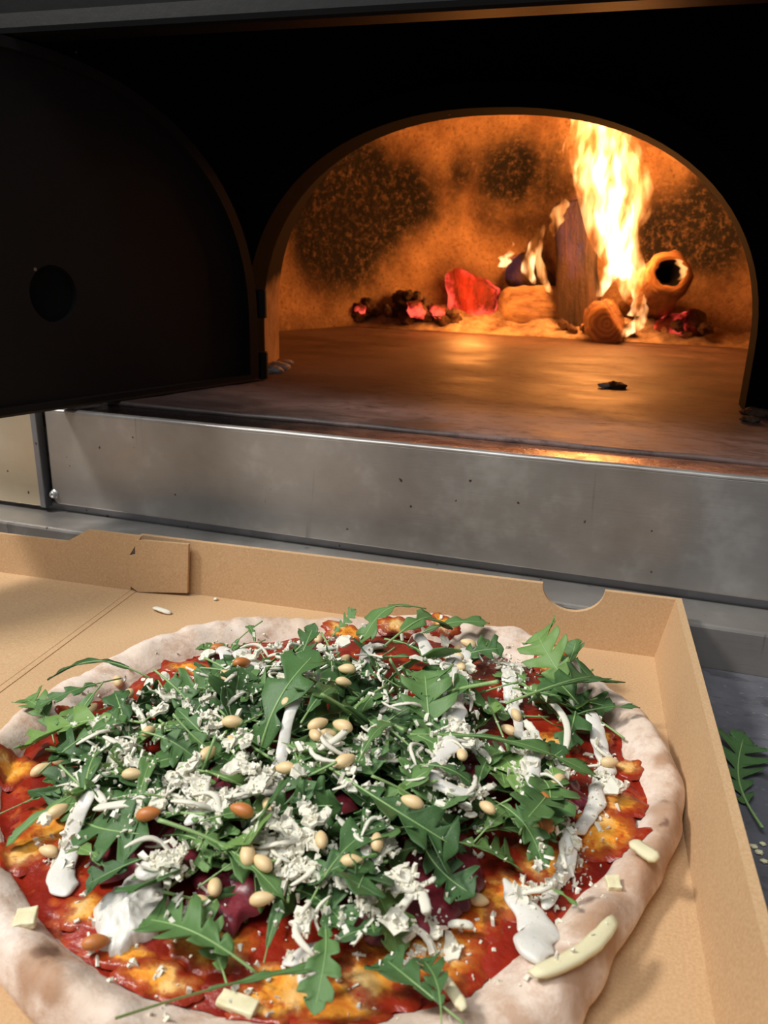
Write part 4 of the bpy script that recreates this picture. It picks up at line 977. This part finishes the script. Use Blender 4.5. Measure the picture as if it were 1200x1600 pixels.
# ------------------------------------------------------------------ grated hard cheese
def shred_mesh(seed, L=1.0, w=0.12, th=0.06, bend=0.15, N=12):
    rnd = random.Random(seed); rings = []
    b1, b2 = rnd.uniform(-bend, bend), rnd.uniform(-bend, bend)
    for k in range(N + 1):
        t = k / N; e = min(1, (t + 0.06) * 6, (1.06 - t) * 6); ww = w * max(0.55, e) * (1 + (0.5 if seed < 300 else 0.15) * noise.noise(Vector((t * 7, seed, 0)))); hh = th * max(0.4, e)
        c = Vector((t - 0.5, b1 * math.sin(t * PI) * 1.2, b2 * math.sin(t * PI) * 0.8)); tw = (t - 0.5) * rnd.uniform(0.2, 0.5)
        rings.append([c + Vector((0, ww / 2 * a * math.cos(tw) - hh / 2 * b * math.sin(tw), ww / 2 * a * math.sin(tw) + hh / 2 * b * math.cos(tw))) for a, b in ((1, -0.6), (1, 0.6), (0.5, 1), (-0.5, 1), (-1, 0.6), (-1, -0.6), (-0.4, -1), (0.4, -1))])
    vs = [v for r in rings for v in r]; fs = []
    for k in range(N):
        for i in range(8): j = (i + 1) % 8; fs.append((k * 8 + i, k * 8 + j, k * 8 + 8 + j, k * 8 + 8 + i))
    fs += [tuple(range(8))[::-1], tuple(range(N * 8, N * 8 + 8))]
    me = bpy.data.meshes.new('shred'); me.from_pydata([tuple(v) for v in vs], [], fs); me.materials.append(MAT['hard']); me.shade_smooth(); return me
def flake_mesh(seed):
    rnd = random.Random(seed); bm = bmesh.new(); n = 13; pts = []
    for i in range(n): a = 2 * PI * i / n; r = rnd.uniform(0.28, 0.55); pts.append((r * math.cos(a), r * 0.7 * math.sin(a)))
    top = [bm.verts.new((x, y, 0.05 + 0.15 * noise.noise(Vector((x * 3, y * 3, seed))))) for x, y in pts]; bot = [bm.verts.new((v.co.x, v.co.y, v.co.z - 0.10)) for v in top]
    bm.faces.new(top); bm.faces.new(bot[::-1])
    for i in range(n): bm.faces.new((top[i], bot[i], bot[(i + 1) % n], top[(i + 1) % n]))
    bmesh.ops.triangulate(bm, faces=[f for f in bm.faces if len(f.verts) > 4]); bmesh.ops.subdivide_edges(bm, edges=bm.edges, cuts=1)
    for v in bm.verts: v.co.z += 0.05 * noise.noise(v.co * 6 + Vector((seed, 0, 0)))
    bmesh.ops.recalc_face_normals(bm, faces=bm.faces)
    me = bpy.data.meshes.new('flake'); bm.to_mesh(me); bm.free(); me.materials.append(MAT['hard']); return me
SH = [shred_mesh(k, 1, random.uniform(0.09, 0.22), random.uniform(0.05, 0.09), 0.30) for k in range(12)] + [flake_mesh(k) for k in range(8)]
def put_shred(me, x, y, L, rot, label, group, name='cheese_shred', lift=0.0, z=None, tilt=0.25):
    o = bpy.data.objects.new(name, me); COL.objects.link(o); z = dropmax(x, y, 0.0015) if z is None else z
    o.location = (x, y, z + lift); o.scale = (L, L, L); o.rotation_euler = (random.gauss(0, tilt), random.gauss(0, tilt), rot); tag(o, label, 'grated cheese', group); return o
CL = [(430, 1035, 75, 26, 40), (545, 1030, 55, 25, 16), (455, 1075, 30, 22, 14), (370, 1075, 40, 35, 10), (240, 1105, 60, 25, 12), (300, 1110, 60, 25, 8), (190, 1130, 50, 30, 10), (150, 1170, 35, 20, 6), (335, 1145, 16, 16, 6),
      (190, 1205, 30, 22, 14), (130, 1240, 30, 20, 5), (240, 1285, 60, 22, 14), (330, 1265, 50, 28, 18), (270, 1230, 30, 30, 6), (420, 1230, 35, 25, 10), (440, 1345, 32, 32, 34), (470, 1390, 28, 25, 12), (585, 1355, 26, 35, 16), (540, 1400, 24, 22, 8),
      (705, 1105, 26, 55, 34), (720, 1165, 30, 25, 14), (690, 1230, 40, 35, 18), (800, 1070, 22, 40, 16), (828, 1210, 20, 35, 14), (870, 1260, 30, 40, 8), (735, 1270, 36, 22, 10), (600, 1100, 50, 25, 8), (625, 1045, 45, 18, 10), (750, 1035, 45, 22, 8),
      (520, 1190, 60, 26, 10), (560, 1240, 40, 25, 5), (640, 1405, 22, 26, 8), (660, 1460, 45, 30, 9), (270, 1370, 35, 25, 12), (480, 1480, 28, 24, 8), (840, 1390, 25, 25, 6), (940, 1230, 20, 45, 6), (900, 1350, 18, 25, 4), (560, 1450, 20, 18, 4),
      (90, 1320, 25, 20, 3), (500, 1310, 30, 30, 6), (380, 1180, 25, 35, 6), (600, 1180, 30, 20, 5)]
def clear(px, py): return math.hypot(px - 205, (py - 1430) * 0.7) < 48 or math.hypot(px - 842, (py - 1470) * 0.8) < 34 or math.hypot(px - 98, py - 1375) < 26
tot = 0; target = 296; s_all = sum(c[4] for c in CL)
for cx_, cy_, sx_, sy_, n in CL:
    for _ in range(max(1, round(n * target / s_all * 0.985))):
        if tot >= target: break
        px, py = random.gauss(cx_, sx_ * 0.6), random.gauss(cy_, sy_ * 0.6); P = hit(px, py)
        if clear(px, py): continue
        big = random.random(); me = random.choice(SH[:12]) if big < 0.5 else random.choice(SH[12:])
        L = random.uniform(0.009, 0.018) if big < 0.5 else random.uniform(0.006, 0.012); isr = me in SH[:12]
        o = put_shred(me, P.x, P.y, L, random.uniform(0, PI), None, None, 'cheese_shred', 0.0008); tot += 1
        REG.append((o, ('long thin' if L > 0.0135 else 'short thin') + ' cheese shred ' + near(px, py) if isr else ('big' if L > 0.009 else 'little') + ' jagged cheese flake ' + near(px, py), 'grated cheese', 'grated cheese over the rocket', px))
    bpy.context.view_layer.update()
# large shavings one can pick out: ends in the picture, width m, label
BIG = [((125, 1242), (168, 1286), .0030, 'flat cheese shaving slanting at the left of the pile'), ((150, 1296), (228, 1286), .0032, 'flat cheese shaving lying level, just below the slanting one'),
       ((846, 1110), (880, 1198), .0030, 'long curved cheese shaving on the right of the pile'), ((498, 1203), (545, 1166), .0026, 'cheese shaving pointing at the middle pine nuts'),
       ((830, 1052), (876, 1060), .0028, 'cheese shaving at the back right edge of the leaves'), ((830, 1533), (958, 1456), .0050, 'longest cheese stick, lying on the front right crust'),
       ((985, 1328), (1022, 1368), .0052, 'thick cheese stick on the right crust'), ((681, 1553), (722, 1592), .0034, 'pale cheese stick at the very front'), ((240, 951), (267, 960), .0034, 'cheese stick fallen on the tray floor behind the pizza'),
       ((555, 1410), (585, 1355), .0030, 'curled cheese shaving right of the cheese heap'), ((612, 1470), (645, 1425), .0026, 'cheese shaving beside the purple beef slice'), ((190, 1110), (228, 1160), .0026, 'cheese shaving at the upper left of the pile'),
       ((655, 1425), (665, 1462), .0034, 'broad cheese shaving on the melted cheese at the front'), ((700, 1445), (740, 1452), .0026, 'cheese shaving lying level on melted cheese at the front right'), ((600, 1235), (565, 1262), .0022, 'narrow cheese shaving by the big middle leaf')]
for k, ((a, b), (c, d), w_, lb) in enumerate(BIG):
    f = (lambda x, y: 0.0006) if k == 8 else surf; P, Q = hit(a, b, f), hit(c, d, f); L = (Q - P).length; Mx = (P + Q) / 2
    me = shred_mesh(300 + k, 1, w_ / L, 0.0016 / L if w_ < .004 else 0.0026 / L, 0.10); me.materials.clear(); me.materials.append(MAT['hard_yellow'] if w_ > .0045 or k == 7 else MAT['hard'])
    z = (0.0012 if k == 8 else max(dropmax(Mx.x, Mx.y), dropmax(P.x, P.y), dropmax(Q.x, Q.y)) + 0.0008)
    o = put_shred(me, Mx.x, Mx.y, L, math.atan2(Q.y - P.y, Q.x - P.x), lb, None, 'cheese_shaving', 0, z, 0.04)
    zp, zq = dropmax(P.x, P.y), dropmax(Q.x, Q.y)
    if k != 8: o.rotation_euler = (0.1, -math.atan2(max(-0.012, min(0.012, zq - zp)), L), math.atan2(Q.y - P.y, Q.x - P.x)); o.location.z = (zp + zq) / 2 + 0.0014
for k, (px, py, sx_, sy_, rz, lb) in enumerate([(958, 1382, .0042, .0046, .3, 'small cheese block on the right crust beside the thick stick'), (372, 1574, .0098, .0042, -.05, 'oblong cheese block on the front crust'), (41, 1437, .0052, .0058, .5, 'square cheese block on the left front crust')]):
    P = hit(px, py); v, f = box_data(-sx_ / 2 * 1.2, sx_ / 2 * 1.2, -sy_ / 2 * 1.1, sy_ / 2 * 1.1, -0.0014, 0.0014)
    o = build('cheese_block', v, f, MAT['hard_yellow'], None, False); bm = bmesh.new(); bm.from_mesh(o.data); bmesh.ops.subdivide_edges(bm, edges=bm.edges, cuts=2, use_grid_fill=True)
    for v in bm.verts: v.co += Vector((1, 1, 0.6)) * 0.0006 * noise.noise(v.co * 600 + Vector((k, 0, 0)))
    bm.to_mesh(o.data); bm.free(); bevel(o, 0.0004)
    o.location = (P.x, P.y, dropmax(P.x, P.y) + 0.0012); o.rotation_euler = (0.12, 0, rz); tag(o, lb, 'cheese')
# crumbs nobody could count
bm = bmesh.new()
for _ in range(5600):
    c = random.choices(CL, weights=[c[4] + 3 for c in CL])[0]; px, py = random.gauss(c[0], c[2] * 0.75), random.gauss(c[1], c[3] * 0.75)
    if random.random() < 0.13: px, py = random.uniform(100, 950), random.uniform(1040, 1590)
    P = hit(px, py); r_ = math.hypot(P.x - CX, P.y - CY)
    if r_ > 0.135 or clear(px, py): continue
    z = min(drop(P.x, P.y), surf(P.x, P.y) + 0.008); s_ = random.choice([0.0003, 0.0004, 0.0005, 0.0007, 0.0010]); rot = Euler((random.random() * 3, random.random() * 3, random.random() * 3)).to_matrix().to_4x4()
    rt_ = bmesh.ops.create_cube(bm, size=s_ * 1.5, matrix=Matrix.Translation((P.x, P.y, z + s_ * 0.4)) @ rot @ Matrix.Diagonal((random.uniform(0.8, 3.0), 1, 0.6, 1)))
    for v in rt_['verts']: v.co += Vector((random.uniform(-1, 1), random.uniform(-1, 1), random.uniform(-1, 1))) * s_ * 0.42
tag(from_bm('cheese_crumbs', bm, MAT['hard'], None, False), 'fine white cheese crumbs dusted over leaves and tomato', 'cheese crumbs', kind='stuff')
bpy.context.view_layer.update()

# ------------------------------------------------------------------ pine nuts
bm = bmesh.new(); bmesh.ops.create_uvsphere(bm, u_segments=16, v_segments=12, radius=0.5)
for v in bm.verts:
    t = v.co.x + 0.5; k = 0.62 * (1 - 0.35 * t ** 2.2) ; v.co.y *= k; v.co.z *= k * 0.92; v.co.z += 0.02 * math.sin(t * PI)
nut_me = bpy.data.meshes.new('pine_nut'); bm.to_mesh(nut_me); nut_me.materials.append(MAT['nut']); nut_me.shade_smooth()
nut_to = bpy.data.meshes.new('pine_nut_toasted'); bm.to_mesh(nut_to); bm.free(); nut_to.materials.append(MAT['nut_toast']); nut_to.shade_smooth()
NUTS = [(142, 1109, 60, 0), (185, 1072, 120, 0), (202, 1084, 90, 0), (342, 1014, 20, 1), (354, 1059, 130, 0), (378, 1037, 30, 1), (497, 999, 100, 0), (539, 1034, 60, 0), (542, 1047, 170, 0), (537, 1066, 0, 0), (452, 1099, 60, 0), (361, 1160, 130, 0), (364, 1131, 0, 0), (325, 1178, 60, 0), (233, 1144, 70, 0),
        (64, 1204, 40, 0), (89, 1189, 150, 0), (207, 1211, 0, 0), (289, 1202, 40, 0), (232, 1273, 8, 1), (378, 1269, 165, 1), (95, 1306, 40, 0), (445, 1202, 165, 0), (497, 1133, 30, 0), (513, 1148, 160, 0), (492, 1149, 120, 0), (535, 1136, 150, 0), (539, 1190, 30, 0), (420, 1259, 120, 0), (502, 1312, 100, 0), (589, 1315, 90, 0),
        (732, 1007, 170, 0), (716, 1016, 90, 0), (703, 1024, 30, 0), (712, 1040, 150, 0), (718, 1051, 120, 0), (716, 1077, 160, 0), (795, 1142, 140, 0), (952, 1193, 0, 0), (722, 1180, 90, 0), (806, 1117, 110, 0), (872, 1221, 50, 0), (848, 1249, 120, 1), (852, 1288, 110, 1), (761, 1262, 130, 0), (644, 1256, 160, 0),
        (76, 1331, 165, 0), (410, 1350, 140, 0), (336, 1391, 100, 0), (312, 1413, 150, 0), (409, 1406, 0, 0), (387, 1337, 100, 0), (550, 1347, 0, 0), (748, 1408, 0, 0), (150, 1474, 20, 1)]
info = []
for px, py, a, t in NUTS:
    P = hit(px, py); info.append([px, py, a, t, P, ('toasted brown' if t else 'pale') + ' pine nut', zone(px, py)])
from collections import defaultdict
gr = defaultdict(list)
for k, q in enumerate(info): gr[(q[5], q[6])].append(k)
ORD = ['leftmost', 'second from left', 'third from left', 'fourth from left', 'fifth from left', 'sixth from left', 'seventh from left', 'eighth from left', 'ninth from left', 'tenth from left', 'eleventh from left', 'twelfth from left', 'thirteenth from left', 'fourteenth from left']
lab = {}
for (look, z_), ks in gr.items():
    ks.sort(key=lambda k: info[k][0])
    for i, k in enumerate(ks):
        if len(ks) == 1: lab[k] = f'only {look} at the {z_} of the pizza'
        elif i == len(ks) - 1: lab[k] = f'{look} at the {z_} of the pizza, rightmost of {len(ks)} there'
        else: lab[k] = f'{look} at the {z_} of the pizza, {ORD[i]} of {len(ks)} there'
for k, (px, py, a, t, P, look, z_) in enumerate(info):
    o = bpy.data.objects.new('pine_nut', nut_to if t else nut_me); COL.objects.link(o)
    L = random.uniform(0.0074, 0.0092); o.scale = (L, L, L); z = dropmax(P.x, P.y, 0.0018)
    # keep the nut on the line of sight of its place while it rests on what is under it
    Pz = hit(px, py, lambda x, y, zz=z: zz + 0.0015); o.location = (Pz.x, Pz.y, max(z, dropmax(Pz.x, Pz.y, 0.0018)) + L * 0.20)
    d_ = RT * math.cos(math.radians(a)) + Vector((-RT.y, RT.x, 0)) * math.sin(math.radians(a)); o.rotation_euler = (random.uniform(-.4, .4), random.uniform(-.25, .25), math.atan2(d_.y, d_.x)); tag(o, lab[k], 'pine nut', 'pine nuts scattered on the pizza')
# crumb beside the stick on the tray floor and crumbs on the worktop
P = on_z(337, 936, 0.001); o = lump('cheese_crumb', (P.x, P.y, 0.0011), 0.0013, 5, MAT['hard'], (1, 1, 0.8)); tag(o, 'lone white crumb on the tray floor by the back wall', 'cheese')
for k, (px, py) in enumerate(((1186, 1331), (1178, 1322), (1194, 1345), (1192, 1318))):
    P = on_z(px, py, CZ + 0.001); wl = ('middle pale cheese crumb on the worktop right of the box', 'leftmost pale cheese crumb on the worktop right of the box', 'nearest pale cheese crumb on the worktop right of the box', 'farthest pale cheese crumb on the worktop right of the box')[k]; o = lump('cheese_crumb', (P.x, P.y, CZ + 0.0009), 0.0012 - 0.0001 * k, 15 + k, MAT['hard_yellow'], (1.4, 1, 0.7)); tag(o, wl, 'cheese', 'crumbs on the worktop')

# labels for the tangled leaves and shreds: the look, then the nearest thing one can find, then the order there
by = defaultdict(list)
for q in REG: by[q[1]].append(q)
NUM = ['', '', 'two', 'three', 'four', 'five', 'six', 'seven', 'eight', 'nine', 'ten']
for lb, qs in by.items():
    qs.sort(key=lambda q: q[4]); n = len(qs)
    for i, (o, _, cat, grp, _px) in enumerate(qs):
        t = lb if n == 1 else lb + ', ' + ('leftmost' if i == 0 else 'rightmost' if i == n - 1 else 'middle one' if n == 3 else ORD[min(i, 12)])
        tag(o, t, cat, grp)
